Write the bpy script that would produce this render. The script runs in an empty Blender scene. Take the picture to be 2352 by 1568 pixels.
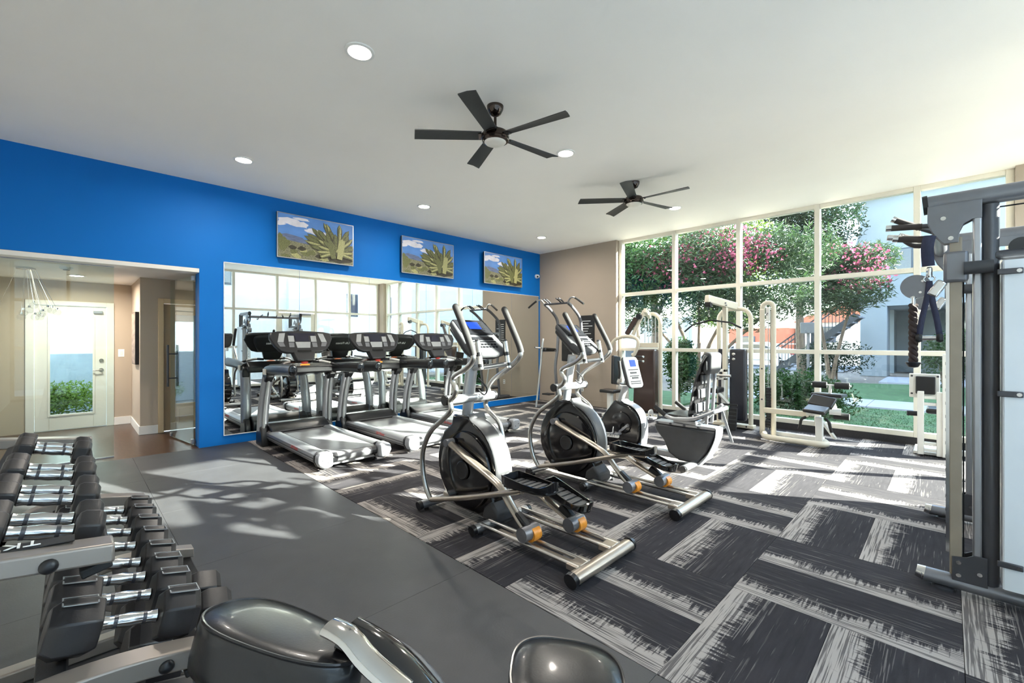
import bpy, bmesh, math, random
from mathutils import Vector, Matrix
random.seed(7)
S = bpy.context.scene
COL = S.collection

# ---------------------------------------------------------------- camera
# world: blue wall is the plane x = 0, window wall y = 8.1, floor z = 0
CAMX, CAMH, FPX = 6.97, 1.40, 1006.5
TH = math.atan(1002 / FPX)
cd = bpy.data.cameras.new('camera')
cd.sensor_width = 36.0
cd.lens = 36.0 * FPX / 2352.0
cd.clip_start, cd.clip_end = 0.05, 300
cam = bpy.data.objects.new('camera', cd)
COL.objects.link(cam)
cam.location = (CAMX, 0, CAMH)
cam.rotation_euler = (math.pi / 2, 0, TH)
S.camera = cam

# ---------------------------------------------------------------- view, sky, sun
S.view_settings.view_transform = 'Standard'
S.view_settings.look = 'None'
S.view_settings.gamma = 1.0
S.view_settings.use_curve_mapping = False
S.view_settings.exposure = 2.2
SUN_AZ, SUN_EL = math.radians(31.0), math.radians(22.4)      # direction towards the sun
w = bpy.data.worlds.new('sky'); S.world = w; w.use_nodes = True
nt = w.node_tree; nt.nodes.clear()
o_ = nt.nodes.new('ShaderNodeOutputWorld'); bg = nt.nodes.new('ShaderNodeBackground')
sky = nt.nodes.new('ShaderNodeTexSky'); sky.sky_type = 'NISHITA'; sky.sun_disc = False
sky.sun_elevation = SUN_EL; sky.sun_rotation = math.pi / 2 - SUN_AZ
sky.air_density = 1.0; sky.dust_density = 0.6; sky.ozone_density = 1.2
tc = nt.nodes.new('ShaderNodeTexCoord'); mp = nt.nodes.new('ShaderNodeMapping'); mp.inputs['Scale'].default_value = (1, 1, 4)
nz = nt.nodes.new('ShaderNodeTexNoise'); nz.inputs['Scale'].default_value = 2.6; nz.inputs['Detail'].default_value = 6
rp = nt.nodes.new('ShaderNodeValToRGB'); rp.color_ramp.elements[0].position = .46; rp.color_ramp.elements[1].position = .68
mx = nt.nodes.new('ShaderNodeMix'); mx.data_type = 'RGBA'
nt.links.new(tc.outputs['Generated'], mp.inputs[0]); nt.links.new(mp.outputs[0], nz.inputs['Vector'])
nt.links.new(nz.outputs[0], rp.inputs[0]); nt.links.new(rp.outputs[0], mx.inputs['Factor'])
nt.links.new(sky.outputs[0], mx.inputs['A']); mx.inputs['B'].default_value = (4.6, 4.6, 4.7, 1)
nt.links.new(mx.outputs['Result'], bg.inputs[0]); bg.inputs[1].default_value = 0.58
nt.links.new(bg.outputs[0], o_.inputs[0])
sd = bpy.data.lights.new('sun', 'SUN'); sd.energy = 18.0; sd.angle = math.radians(0.6); sd.color = (1, .95, .88)
sun = bpy.data.objects.new('sun', sd); COL.objects.link(sun)
sun.location = (20, 15, 12)
sdir = Vector((math.cos(SUN_EL) * math.cos(SUN_AZ), math.cos(SUN_EL) * math.sin(SUN_AZ), math.sin(SUN_EL)))
sun.rotation_euler = sdir.to_track_quat('Z', 'Y').to_euler()
S.cycles.max_bounces = 9; S.cycles.diffuse_bounces = 5; S.cycles.glossy_bounces = 5; S.cycles.use_adaptive_sampling = True; S.cycles.adaptive_threshold = 0.06
S.cycles.transparent_max_bounces = 12; S.cycles.sample_clamp_indirect = 6.0
S.cycles.caustics_reflective = True; S.cycles.blur_glossy = 0.6; S.cycles.caustics_refractive = False
DOWNLIGHT_W = 6.0

# ---------------------------------------------------------------- pixel helpers (2352 x 1568 frame)
_c, _s = math.cos(TH), math.sin(TH)
def ray(u, v):
    a = (u - 1176) / FPX; b = -(v - 784) / FPX
    return (-_s + a * _c, _c + a * _s, b)
def at_z(u, v, z=0.0):
    d = ray(u, v); t = (z - CAMH) / d[2]; return Vector((CAMX + d[0] * t, d[1] * t, z))
def at_x(u, v, X):
    d = ray(u, v); t = (X - CAMX) / d[0]; return Vector((X, d[1] * t, CAMH + d[2] * t))
def at_y(u, v, Y):
    d = ray(u, v); t = Y / d[1]; return Vector((CAMX + d[0] * t, Y, CAMH + d[2] * t))

# ---------------------------------------------------------------- materials
def lin(r, g, b):
    f = lambda c: ((c / 255 + .055) / 1.055) ** 2.4 if c > 10 else c / 255 / 12.92
    return (f(r), f(g), f(b), 1)
MAT = {}
def mat(name, rgb, rough=.5, metal=0.0, noise=0.0, nscale=20, bump=0.0, bscale=200, coat=0.0, emit=0.0, spec=None, stretch=(1, 1, 1)):
    m = bpy.data.materials.new(name); m.use_nodes = True; MAT[name] = m
    t = m.node_tree; p = t.nodes['Principled BSDF']
    col = lin(*rgb)
    p.inputs['Base Color'].default_value = col
    p.inputs['Roughness'].default_value = rough; p.inputs['Metallic'].default_value = metal
    if coat: p.inputs['Coat Weight'].default_value = coat; p.inputs['Coat Roughness'].default_value = .08
    if spec is not None: p.inputs['Specular IOR Level'].default_value = spec
    if emit: p.inputs['Emission Color'].default_value = col; p.inputs['Emission Strength'].default_value = emit
    if noise or bump:
        tcn = t.nodes.new('ShaderNodeTexCoord'); mpn = t.nodes.new('ShaderNodeMapping'); mpn.inputs['Scale'].default_value = stretch
        t.links.new(tcn.outputs['Object'], mpn.inputs[0])
    if noise:
        n = t.nodes.new('ShaderNodeTexNoise'); n.inputs['Scale'].default_value = nscale; n.inputs['Detail'].default_value = 5
        t.links.new(mpn.outputs[0], n.inputs['Vector'])
        r = t.nodes.new('ShaderNodeMapRange'); r.inputs[1].default_value = .3; r.inputs[2].default_value = .7
        r.inputs[3].default_value = 1 - noise; r.inputs[4].default_value = 1 + noise
        t.links.new(n.outputs[0], r.inputs[0])
        h = t.nodes.new('ShaderNodeVectorMath'); h.operation = 'SCALE'; h.inputs[0].default_value = col[:3]
        t.links.new(r.outputs[0], h.inputs['Scale']); t.links.new(h.outputs[0], p.inputs['Base Color'])
    if bump:
        n2 = t.nodes.new('ShaderNodeTexNoise'); n2.inputs['Scale'].default_value = bscale; n2.inputs['Detail'].default_value = 3
        t.links.new(mpn.outputs[0], n2.inputs['Vector'])
        b = t.nodes.new('ShaderNodeBump'); b.inputs['Strength'].default_value = bump; b.inputs['Distance'].default_value = .002
        t.links.new(n2.outputs[0], b.inputs['Height']); t.links.new(b.outputs[0], p.inputs['Normal'])
    return m
def glass(name, tint=(245, 250, 248), ior=1.45):
    m = bpy.data.materials.new(name); m.use_nodes = True; MAT[name] = m
    t = m.node_tree; t.nodes.clear()
    o = t.nodes.new('ShaderNodeOutputMaterial'); mixs = t.nodes.new('ShaderNodeMixShader')
    tr = t.nodes.new('ShaderNodeBsdfTransparent'); tr.inputs[0].default_value = lin(*tint)
    gl = t.nodes.new('ShaderNodeBsdfGlossy'); gl.inputs['Roughness'].default_value = 0.0
    ge = t.nodes.new('ShaderNodeNewGeometry'); dt = t.nodes.new('ShaderNodeVectorMath'); dt.operation = 'DOT_PRODUCT'
    t.links.new(ge.outputs['Normal'], dt.inputs[0]); t.links.new(ge.outputs['Incoming'], dt.inputs[1])
    ab = t.nodes.new('ShaderNodeMath'); ab.operation = 'ABSOLUTE'; t.links.new(dt.outputs['Value'], ab.inputs[0])
    om = t.nodes.new('ShaderNodeMath'); om.operation = 'SUBTRACT'; om.inputs[0].default_value = 1.0; t.links.new(ab.outputs[0], om.inputs[1])
    pw = t.nodes.new('ShaderNodeMath'); pw.operation = 'POWER'; pw.inputs[1].default_value = 5.0; t.links.new(om.outputs[0], pw.inputs[0])
    f0 = ((ior - 1) / (ior + 1)) ** 2
    ma = t.nodes.new('ShaderNodeMath'); ma.operation = 'MULTIPLY_ADD'; ma.inputs[1].default_value = 1 - f0; ma.inputs[2].default_value = f0
    t.links.new(pw.outputs[0], ma.inputs[0])
    t.links.new(ma.outputs[0], mixs.inputs[0]); t.links.new(tr.outputs[0], mixs.inputs[1]); t.links.new(gl.outputs[0], mixs.inputs[2])
    t.links.new(mixs.outputs[0], o.inputs[0])
    return m

mat('ceiling_paint', (251, 246, 239), .9, noise=.015, nscale=1.2)
mat('blue_paint', (0, 112, 196), .6, spec=.25, noise=.03, nscale=1.5)
mat('beige_paint', (166, 152, 138), .8, noise=.03, nscale=1.3)
mat('hall_paint', (188, 172, 152), .8, noise=.03, nscale=1.3)
mat('trim_white', (236, 232, 224), .5, noise=.02, nscale=4)
mat('frame_white', (226, 220, 206), .45, noise=.03, nscale=5)
mat('curb', (52, 50, 52), .9, noise=.2, nscale=60)
mat('concrete', (176, 178, 180), .9, noise=.08, nscale=3)
mat('rubber', (58, 58, 60), .5, noise=.14, nscale=4.5, bump=.25, bscale=90)
mat('hall_wood', (74, 50, 36), .3, noise=.25, nscale=6, stretch=(1, 6, 1))
mat('joint', (22, 22, 24), .9)
glass('pane_glass'); glass('hall_glass', (238, 246, 242))
mat('mirror', (232, 236, 234), .0, 1.0)
mat('chrome', (215, 214, 212), .12, 1.0, noise=.03, nscale=6)
mat('steel', (196, 194, 190), .28, 1.0, noise=.05, nscale=8)
mat('silver', (168, 169, 172), .34, .75, noise=.04, nscale=8)
mat('silver_plastic', (150, 152, 156), .42, .35, noise=.04, nscale=9)
mat('champagne', (176, 166, 154), .3, .85, noise=.05, nscale=8)
mat('black_plastic', (30, 30, 32), .32, noise=.12, nscale=9, bump=.08, bscale=300)
mat('black_gloss', (16, 16, 19), .12, coat=.6, noise=.1, nscale=7)
mat('black_matte', (26, 26, 28), .6, noise=.15, nscale=14, bump=.15, bscale=250)
mat('foam', (34, 33, 33), .75, noise=.15, nscale=40, bump=.4, bscale=260)
mat('charcoal', (58, 58, 60), .5, noise=.1, nscale=12)
mat('grey_panel', (104, 105, 108), .45, noise=.05, nscale=12)
mat('pale_panel', (150, 152, 152), .45, noise=.05, nscale=14)
mat('screen_dark', (38, 38, 52), .15, coat=.4, noise=.06, nscale=30)
mat('console_face', (78, 79, 81), .8, spec=.05, noise=.05, nscale=14)  # pale panel colour darkened for consoles standing in direct sun
mat('lcd_blue', (40, 84, 225), .8, spec=.05, emit=.4, noise=.12, nscale=70)
MAT['lcd_blue'].node_tree.nodes['Principled BSDF'].inputs['Base Color'].links and MAT['lcd_blue'].node_tree.links.remove(MAT['lcd_blue'].node_tree.nodes['Principled BSDF'].inputs['Base Color'].links[0])
MAT['lcd_blue'].node_tree.nodes['Principled BSDF'].inputs['Base Color'].default_value = lin(6, 10, 34)
mat('console_ink', (26, 27, 30), .8, spec=.05, noise=.1, nscale=30)
mat('amber', (235, 130, 40), .35, emit=.25, noise=.1, nscale=30)
mat('amber_wheel', (235, 150, 50), .3, noise=.1, nscale=30)
mat('red_print', (176, 52, 50), .5, noise=.1, nscale=60)
mat('white_print', (238, 238, 236), .5, noise=.04, nscale=60)
mat('cream_metal', (212, 203, 184), .38, .05, noise=.03, nscale=6)
mat('white_metal', (222, 220, 214), .38, .05, noise=.03, nscale=6)
mat('shroud_brown', (62, 46, 40), .22, noise=.12, nscale=5, coat=.4)
mat('shroud_navy', (42, 43, 52), .28, noise=.1, nscale=5, coat=.2)
mat('vinyl', (32, 31, 32), .3, noise=.1, nscale=12, bump=.12, bscale=160, coat=.15)
mat('gunmetal', (122, 122, 126), .34, .55, noise=.06, nscale=8)
mat('dark_metal', (78, 78, 82), .34, .45, noise=.08, nscale=9)
mat('bronze_rack', (150, 141, 133), .36, .55, noise=.06, nscale=7)
mat('hex_rubber', (40, 38, 39), .38, noise=.12, nscale=16, bump=.1, bscale=220)
mat('fan_blade', (52, 54, 54), .5, .1, noise=.08, nscale=5, stretch=(1, 8, 1))
mat('fan_metal', (82, 74, 70), .14, 1.0, noise=.05, nscale=8)
mat('lens_off', (232, 226, 214), .4, noise=.02, nscale=8)
mat('shroud_white', (214, 219, 222), .25, noise=.03, nscale=3, coat=.3)
mat('strap_navy', (36, 38, 62), .7, noise=.15, nscale=60, bump=.3, bscale=300)
mat('rope', (52, 38, 34), .85, noise=.3, nscale=60, bump=.5, bscale=200)
mat('grip_brown', (52, 44, 40), .65, noise=.15, nscale=40)
mat('tan_block', (150, 138, 122), .45, .3, noise=.06, nscale=10)
mat('belt', (104, 104, 106), .35, noise=.12, nscale=7)
mat('light_trim', (240, 238, 232), .5, noise=.01, nscale=8)
mat('lamp_glow', (255, 244, 225), .5, emit=14.0, noise=.01, nscale=8)

# ---------------------------------------------------------------- mesh builder
def smooth_path(pts, n=6):
    P = [Vector(p) for p in pts]; out = []
    for i in range(len(P) - 1):
        p0 = P[max(i - 1, 0)]; p1 = P[i]; p2 = P[i + 1]; p3 = P[min(i + 2, len(P) - 1)]
        for k in range(n):
            t = k / n; t2 = t * t; t3 = t2 * t
            out.append(.5 * ((2 * p1) + (-p0 + p2) * t + (2 * p0 - 5 * p1 + 4 * p2 - p3) * t2 + (-p0 + 3 * p1 - 3 * p2 + p3) * t3))
    out.append(P[-1]); return out
def org_of(p):
    while p is not None:
        if '_o' in p: return Vector(p['_o'])
        p = p.parent
    return Vector((0, 0, 0))
class MB:
    def __init__(s): s.v = []; s.f = []
    def add(s, vs, fs):
        b = len(s.v); s.v += [Vector(x) for x in vs]; s.f += [tuple(b + i for i in q) for q in fs]; return s
    def box(s, x0, x1, y0, y1, z0, z1, M=None):
        vs = [Vector((x, y, z)) for x in (x0, x1) for y in (y0, y1) for z in (z0, z1)]
        if M is not None: vs = [M @ v for v in vs]
        return s.add(vs, [(0, 1, 3, 2), (4, 6, 7, 5), (0, 4, 5, 1), (2, 3, 7, 6), (0, 2, 6, 4), (1, 5, 7, 3)])
    def bar(s, p0, p1, w, h, up=(0, 0, 1)):
        p0, p1 = Vector(p0), Vector(p1); d = (p1 - p0).normalized(); u = Vector(up)
        if abs(d.dot(u)) > .98: u = Vector((1, 0, 0)) if abs(d.x) < .9 else Vector((0, 1, 0))
        a = d.cross(u).normalized() * (w / 2); b = a.cross(d).normalized() * (h / 2)
        vs = [p + i * a + j * b for p in (p0, p1) for i, j in ((-1, -1), (1, -1), (1, 1), (-1, 1))]
        return s.add(vs, [(0, 1, 2, 3), (4, 7, 6, 5), (0, 4, 5, 1), (1, 5, 6, 2), (2, 6, 7, 3), (3, 7, 4, 0)])
    def tube(s, pts, r, seg=10, flat=None, up=None):
        P = [Vector(p) for p in pts]; n = len(P)
        R = r if isinstance(r, (list, tuple)) else [r] * n
        T = []
        for i in range(n):
            a = P[max(i - 1, 0)]; b = P[min(i + 1, n - 1)]; T.append((b - a).normalized())
        ref = Vector(up) if up else (Vector((0, 0, 1)) if abs(T[0].z) < .9 else Vector((1, 0, 0)))
        A = T[0].cross(ref).normalized(); base = len(s.v)
        for i in range(n):
            A = (A - T[i] * A.dot(T[i])).normalized(); B = T[i].cross(A)
            for k in range(seg):
                an = 2 * math.pi * k / seg; fa, fb = (1, 1) if flat is None else flat
                s.v.append(P[i] + A * math.cos(an) * R[i] * fa + B * math.sin(an) * R[i] * fb)
        for i in range(n - 1):
            for k in range(seg):
                a = base + i * seg + k; b = base + i * seg + (k + 1) % seg
                s.f.append((a, b, b + seg, a + seg))
        s.f.append(tuple(base + k for k in reversed(range(seg)))); s.f.append(tuple(base + (n - 1) * seg + k for k in range(seg)))
        return s
    def cyl(s, p0, p1, r, seg=16, r2=None): return s.tube([p0, p1], [r, r if r2 is None else r2], seg)
    def prism(s, poly, a, b, plane='xz'):
        mk = {'xz': lambda p, q, t: (p, t, q), 'yz': lambda p, q, t: (t, p, q), 'xy': lambda p, q, t: (p, q, t)}[plane]
        n = len(poly); vs = [mk(p, q, a) for p, q in poly] + [mk(p, q, b) for p, q in poly]
        return s.add(vs, [tuple(range(n)), tuple(reversed(range(n, 2 * n)))] + [(i, (i + 1) % n, n + (i + 1) % n, n + i) for i in range(n)])
    def lathe(s, prof, c=(0, 0, 0), seg=24, M=None):
        c = Vector(c); b = len(s.v); n = len(prof)
        for r, z in prof:
            for k in range(seg):
                an = 2 * math.pi * k / seg; p = Vector((max(r, 1e-4) * math.cos(an), max(r, 1e-4) * math.sin(an), z))
                s.v.append((M @ p if M is not None else p) + c)
        for i in range(n - 1):
            for k in range(seg):
                k2 = (k + 1) % seg; s.f.append((b + i * seg + k, b + i * seg + k2, b + (i + 1) * seg + k2, b + (i + 1) * seg + k))
        s.f.append(tuple(b + k for k in reversed(range(seg)))); s.f.append(tuple(b + (n - 1) * seg + k for k in range(seg)))
        return s
    def ball(s, c, rx, ry=None, rz=None, seg=16, rings=10, M=None):
        ry = rx if ry is None else ry; rz = rx if rz is None else rz
        c = Vector(c); b = len(s.v)
        for i in range(1, rings):
            ph = math.pi * i / rings
            for k in range(seg):
                an = 2 * math.pi * k / seg; p = Vector((rx * math.sin(ph) * math.cos(an), ry * math.sin(ph) * math.sin(an), rz * math.cos(ph)))
                s.v.append((M @ p if M is not None else p) + c)
        t = len(s.v); z = Vector((0, 0, rz))
        s.v += [c + (M @ z if M is not None else z), c - (M @ z if M is not None else z)]
        for i in range(rings - 2):
            for k in range(seg):
                k2 = (k + 1) % seg; s.f.append((b + i * seg + k, b + (i + 1) * seg + k, b + (i + 1) * seg + k2, b + i * seg + k2))
        for k in range(seg):
            k2 = (k + 1) % seg; s.f.append((t, b + k, b + k2)); s.f.append((t + 1, b + (rings - 2) * seg + k2, b + (rings - 2) * seg + k))
        return s
    def off(s, d):
        d = Vector(d); s.v = [v + d for v in s.v]; return s
    def xf(s, M): s.v = [M @ v for v in s.v]; return s
    def build(s, name, m, parent=None, bev=0.0, segs=2, smooth=True, angle=38, kind=None, label=None, recalc=True):
        me = bpy.data.meshes.new(name)
        org = org_of(parent)
        me.from_pydata([v - org for v in s.v], [], s.f)
        if recalc:
            bm = bmesh.new(); bm.from_mesh(me); bmesh.ops.recalc_face_normals(bm, faces=bm.faces); bm.to_mesh(me); bm.free()
        if smooth:
            me.polygons.foreach_set('use_smooth', [True] * len(me.polygons)); me.set_sharp_from_angle(angle=math.radians(angle))
        me.materials.append(MAT[m]); me.update()
        o = bpy.data.objects.new(name, me); COL.objects.link(o)
        if parent is not None: o.parent = parent
        if bev:
            b = o.modifiers.new('bevel', 'BEVEL'); b.width = bev; b.segments = segs; b.limit_method = 'ANGLE'; b.angle_limit = math.radians(40)
            b.harden_normals = False
        if kind: o['kind'] = kind
        if label: o['label'] = label
        return o
def tag(o, label, cat, group=None, kind=None):
    o['label'] = label; o['category'] = cat
    if group: o['group'] = group
    if kind: o['kind'] = kind
    return o
def thing(name, label, cat, loc=(0, 0, 0), rotz=0.0, group=None, world=False):
    """An Empty at the thing's base that parents its parts. world=True: parts are written in world coordinates."""
    o = bpy.data.objects.new(name, None); COL.objects.link(o); o.empty_display_size = .1
    o.location = loc; o.rotation_euler = (0, 0, rotz); tag(o, label, cat, group)
    if world: o['_o'] = tuple(loc)
    return o
def copy_tree(o, parent=None):
    c = o.copy(); COL.objects.link(c); c.parent = parent
    for ch in list(o.children): copy_tree(ch, c)
    return c
def struct(o, label=None, cat=None):
    o['kind'] = 'structure'
    if label: o['label'] = label
    if cat: o['category'] = cat
    return o
def text(s_, size, m, M, parent, name, depth=.0015, align='CENTER'):
    cu = bpy.data.curves.new(name, 'FONT'); cu.body = s_; cu.size = size; cu.extrude = depth; cu.align_x = align; cu.align_y = 'CENTER'; cu.resolution_u = 3
    to = bpy.data.objects.new(name, cu); COL.objects.link(to)
    dg = bpy.context.evaluated_depsgraph_get(); me = bpy.data.meshes.new_from_object(to.evaluated_get(dg))
    bpy.data.objects.remove(to); bpy.data.curves.remove(cu)
    me.materials.clear(); me.materials.append(MAT[m])
    org = org_of(parent)
    me.transform(Matrix.Translation(-org) @ M)
    o = bpy.data.objects.new(name, me); COL.objects.link(o); o.parent = parent
    return o
def frame(o, x, y):
    """matrix with local x -> x, local y -> y, z -> x cross y at o"""
    x = Vector(x).normalized(); y = Vector(y).normalized(); z = x.cross(y)
    M = Matrix(((x.x, y.x, z.x, o[0]), (x.y, y.y, z.y, o[1]), (x.z, y.z, z.z, o[2]), (0, 0, 0, 1)))
    return M

# ================================================================ THE SETTING
H = 3.5; W = 7.9; YW = 8.1; YN = -1.0; CARPET_Y = 1.74
floor = struct(MB().box(-.0, W + .1, YN, YW + .1, -.2, -.014).build('floor', 'joint', smooth=False))

# carpet planks: basket weave of .46 x .92 planks, pale fringe along one long edge
def carpet_material():
    m = bpy.data.materials.new('carpet'); m.use_nodes = True; MAT['carpet'] = m
    t = m.node_tree; p = t.nodes['Principled BSDF']; p.inputs['Roughness'].default_value = .95
    p.inputs['Specular IOR Level'].default_value = .15
    N = t.nodes.new; L = t.links.new
    tcn = N('ShaderNodeTexCoord'); oi = N('ShaderNodeObjectInfo')
    sep = N('ShaderNodeSeparateXYZ'); L(tcn.outputs['Object'], sep.inputs[0])
    rnd = N('ShaderNodeMath'); rnd.operation = 'MULTIPLY'; rnd.inputs[1].default_value = 57.0; L(oi.outputs['Random'], rnd.inputs[0])
    def noise(scale, detail=3.0, w=0.0):
        mp_ = N('ShaderNodeMapping'); mp_.inputs['Scale'].default_value = scale; L(tcn.outputs['Object'], mp_.inputs[0])
        n = N('ShaderNodeTexNoise'); n.noise_dimensions = '4D'; n.inputs['Scale'].default_value = 1.0; n.inputs['Detail'].default_value = detail
        a = N('ShaderNodeMath'); a.operation = 'ADD'; a.inputs[1].default_value = w; L(rnd.outputs[0], a.inputs[0])
        L(mp_.outputs[0], n.inputs['Vector']); L(a.outputs[0], n.inputs['W']); return n.outputs[0]
    def mth(op, a, b=None, c=None):
        n = N('ShaderNodeMath'); n.operation = op
        for i, x in enumerate((a, b, c)):
            if x is None: continue
            if isinstance(x, (int, float)): n.inputs[i].default_value = x
            else: L(x, n.inputs[i])
        return n.outputs[0]
    def ramp(x, lo, hi):
        n = N('ShaderNodeMapRange'); n.inputs[1].default_value = lo; n.inputs[2].default_value = hi; L(x, n.inputs[0]); return n.outputs[0]
    teeth = noise((75, 9, 1), 4.0, 3.0)            # crosswise comb along the pale edge
    patch = noise((7, 5, 1), 2.0, 9.0)
    lines = noise((3.0, 130, 1), 3.0, 21.0)        # fine lines running lengthwise
    lines2 = noise((9, 60, 1), 2.0, 33.0)
    v = sep.outputs['Y']                            # 0 .. .46 across the plank
    fall = mth('MULTIPLY', v, 3.0)
    edge = mth('SUBTRACT', mth('ADD', mth('MULTIPLY', teeth, 1.05), mth('MULTIPLY', patch, .62)), fall)
    comb = mth('MULTIPLY', ramp(edge, .40, .52), mth('ADD', mth('MULTIPLY', ramp(lines, .44, .50), .72), .28))
    streak = mth('MULTIPLY', ramp(lines, .60, .68), ramp(lines2, .45, .62))
    near = ramp(v, .30, .06)
    cross = mth('MULTIPLY', mth('MULTIPLY', ramp(lines, .56, .60), near), .8)
    light = mth('MAXIMUM', mth('MAXIMUM', comb, cross), mth('MULTIPLY', streak, .5))
    base = noise((5, 40, 1), 4.0, 41.0)
    mixc = N('ShaderNodeMix'); mixc.data_type = 'RGBA'; mixc.inputs['A'].default_value = lin(35, 34, 37); mixc.inputs['B'].default_value = lin(66, 63, 66)
    L(base, mixc.inputs['Factor'])
    mx2 = N('ShaderNodeMix'); mx2.data_type = 'RGBA'; mx2.inputs['B'].default_value = lin(164, 156, 150)
    L(light, mx2.inputs['Factor']); L(mixc.outputs['Result'], mx2.inputs['A']); L(mx2.outputs['Result'], p.inputs['Base Color'])
    fz = N('ShaderNodeTexNoise'); fz.inputs['Scale'].default_value = 420; L(tcn.outputs['Object'], fz.inputs['Vector'])
    bm_ = N('ShaderNodeBump'); bm_.inputs['Strength'].default_value = .5; bm_.inputs['Distance'].default_value = .003
    L(fz.outputs[0], bm_.inputs['Height']); L(bm_.outputs[0], p.inputs['Normal'])
carpet_material()
plank_cache = {}
def plank(x0, x1, y0, y1, along_x):
    X0, X1, Y0, Y1 = max(x0, 0), min(x1, W), max(y0, CARPET_Y), min(y1, YW)
    if X1 - X0 < .02 or Y1 - Y0 < .02: return
    g = .0012
    if along_x: u0, u1, v0, v1 = X0 - x0, X1 - x0, Y0 - y0, Y1 - y0; loc = (x0, y0, 0); rz = 0
    else: u0, u1, v0, v1 = y1 - Y1, y1 - Y0, X0 - x0, X1 - x0; loc = (x0, y1, 0); rz = -math.pi / 2
    key = (round(u0, 3), round(u1, 3), round(v0, 3), round(v1, 3))
    if key not in plank_cache:
        o = MB().box(u0 + g, u1 - g, v0 + g, v1 - g, -.013, 0).build('carpet_plank', 'carpet', smooth=False); plank_cache[key] = o.data
    else:
        o = bpy.data.objects.new('carpet_plank', plank_cache[key]); COL.objects.link(o)
    o.location = loc; o.rotation_euler = (0, 0, rz); o.parent = floor
for i in range(-7, 3):
    for j in range(0, 8):
        bx, by = 6.10 + .92 * i, CARPET_Y + .92 * j
        for k in range(2):
            if (i + j) % 2 == 0: plank(bx + .46 * k, bx + .46 * (k + 1), by, by + .92, False)
            else: plank(bx, bx + .92, by + .46 * k, by + .46 * (k + 1), True)
for i in range(7):
    for j in range(3):
        x0, x1 = i * 1.22, min((i + 1) * 1.22, W); y1 = CARPET_Y - j * 1.22 - .004; y0 = max(y1 - 1.22, YN)
        if x1 - x0 > .05 and y1 - y0 > .05:
            MB().box(x0 + .001, x1 - .001, y0 + .001, y1 - .001, -.013, 0).build('rubber_tile', 'rubber', floor, smooth=False)

ceiling = struct(MB().box(-.05, W + .25, YN - .2, YW + .2, H, H + .2).build('ceiling', 'ceiling_paint', smooth=False))
# blue wall with the opening to the hall
b = MB()
b.box(-.25, 0, 1.18, 8.2, 0, H); b.box(-.25, 0, -.9, 1.18, 2.36, H); b.box(-.25, 0, -1.2, -.9, 0, H)
struct(b.build('wall_left', 'blue_paint', smooth=False))
struct(MB().box(-.25, .004, -.9, 1.18, 2.305, 2.358).build('trim_1', 'trim_white', bev=.004))
struct(MB().box(0, 2.10, 7.95, 8.25, 0, H).build('wall_back', 'beige_paint', smooth=False))
struct(MB().box(0, 2.112, 7.935, 7.949, 0, .14).build('baseboard_back', 'beige_paint', bev=.004))
struct(MB().box(0, W + .25, YN - .2, YN, 0, H).build('wall_near', 'ceiling_paint', smooth=False))  # unseen wall, near-white so it reflects light onto the left ceiling
struct(MB().box(7.54, W + .2, 7.95, 8.25, 0, H).build('wall_right', 'beige_paint', smooth=False))
struct(MB().box(2.10, 7.54, 8.05, 8.22, -.2, .10).build('trim_2', 'curb', smooth=False))
struct(MB().box(W - .02, W + .16, YN, 7.95, -.2, .06).build('trim_3', 'curb', smooth=False))

# window wall facing the garden: frame bars and panes as parts
def window_wall(name, axis, pos, verts, levels, bottom, top, doors=()):
    root = bpy.data.objects.new(name, None); COL.objects.link(root); struct(root)
    def bx(a0, a1, z0, z1, d0, d1, nm, m, bev=.004):
        mb = MB().box(a0, a1, pos + d0, pos + d1, z0, z1) if axis == 'x' else MB().box(pos + d0, pos + d1, a0, a1, z0, z1)
        return mb.build(nm, m, root, bev=bev)
    hw = .035
    for a in verts: bx(a - hw, a + hw, bottom, top, -.05, .07, 'mullion', 'frame_white')
    for i in range(len(verts) - 1):
        a0, a1 = verts[i] + hw, verts[i + 1] - hw
        is_door = any(d[0] < (a0 + a1) / 2 < d[1] for d in doors)
        zs = [bottom] + list(levels) + [top]
        for k, z in enumerate(zs):
            if is_door and 0 < k < len(zs) - 1 and z < 2.0: continue
            if is_door and k == 0: continue
            h0, h1 = (0, .07) if k == 0 else ((-.06, 0) if k == len(zs) - 1 else (-.033, .033))
            bx(a0, a1, z + h0, z + h1, -.045, .06, 'rail', 'frame_white')
        for k in range(len(zs) - 1):
            z0, z1 = zs[k], zs[k + 1]
            if is_door and z1 < 2.5: continue
            bx(a0 - .005, a1 + .005, z0 + .02, z1 - .02, 0, .006, 'pane', 'pane_glass', 0)
    return root
window_wall('window_1', 'x', YW, [2.135, 3.28, 4.42, 5.545, 6.67, 7.505], [1.24, 2.37], .10, H)
RW_Y = [-.97, -.06, 1.07, 2.20, 3.34, 4.52, 5.69, 6.85, 7.90]
window_wall('window_2', 'y', W, RW_Y, [1.24, 2.37], .06, H, doors=[(4.52, 5.69)])
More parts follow.
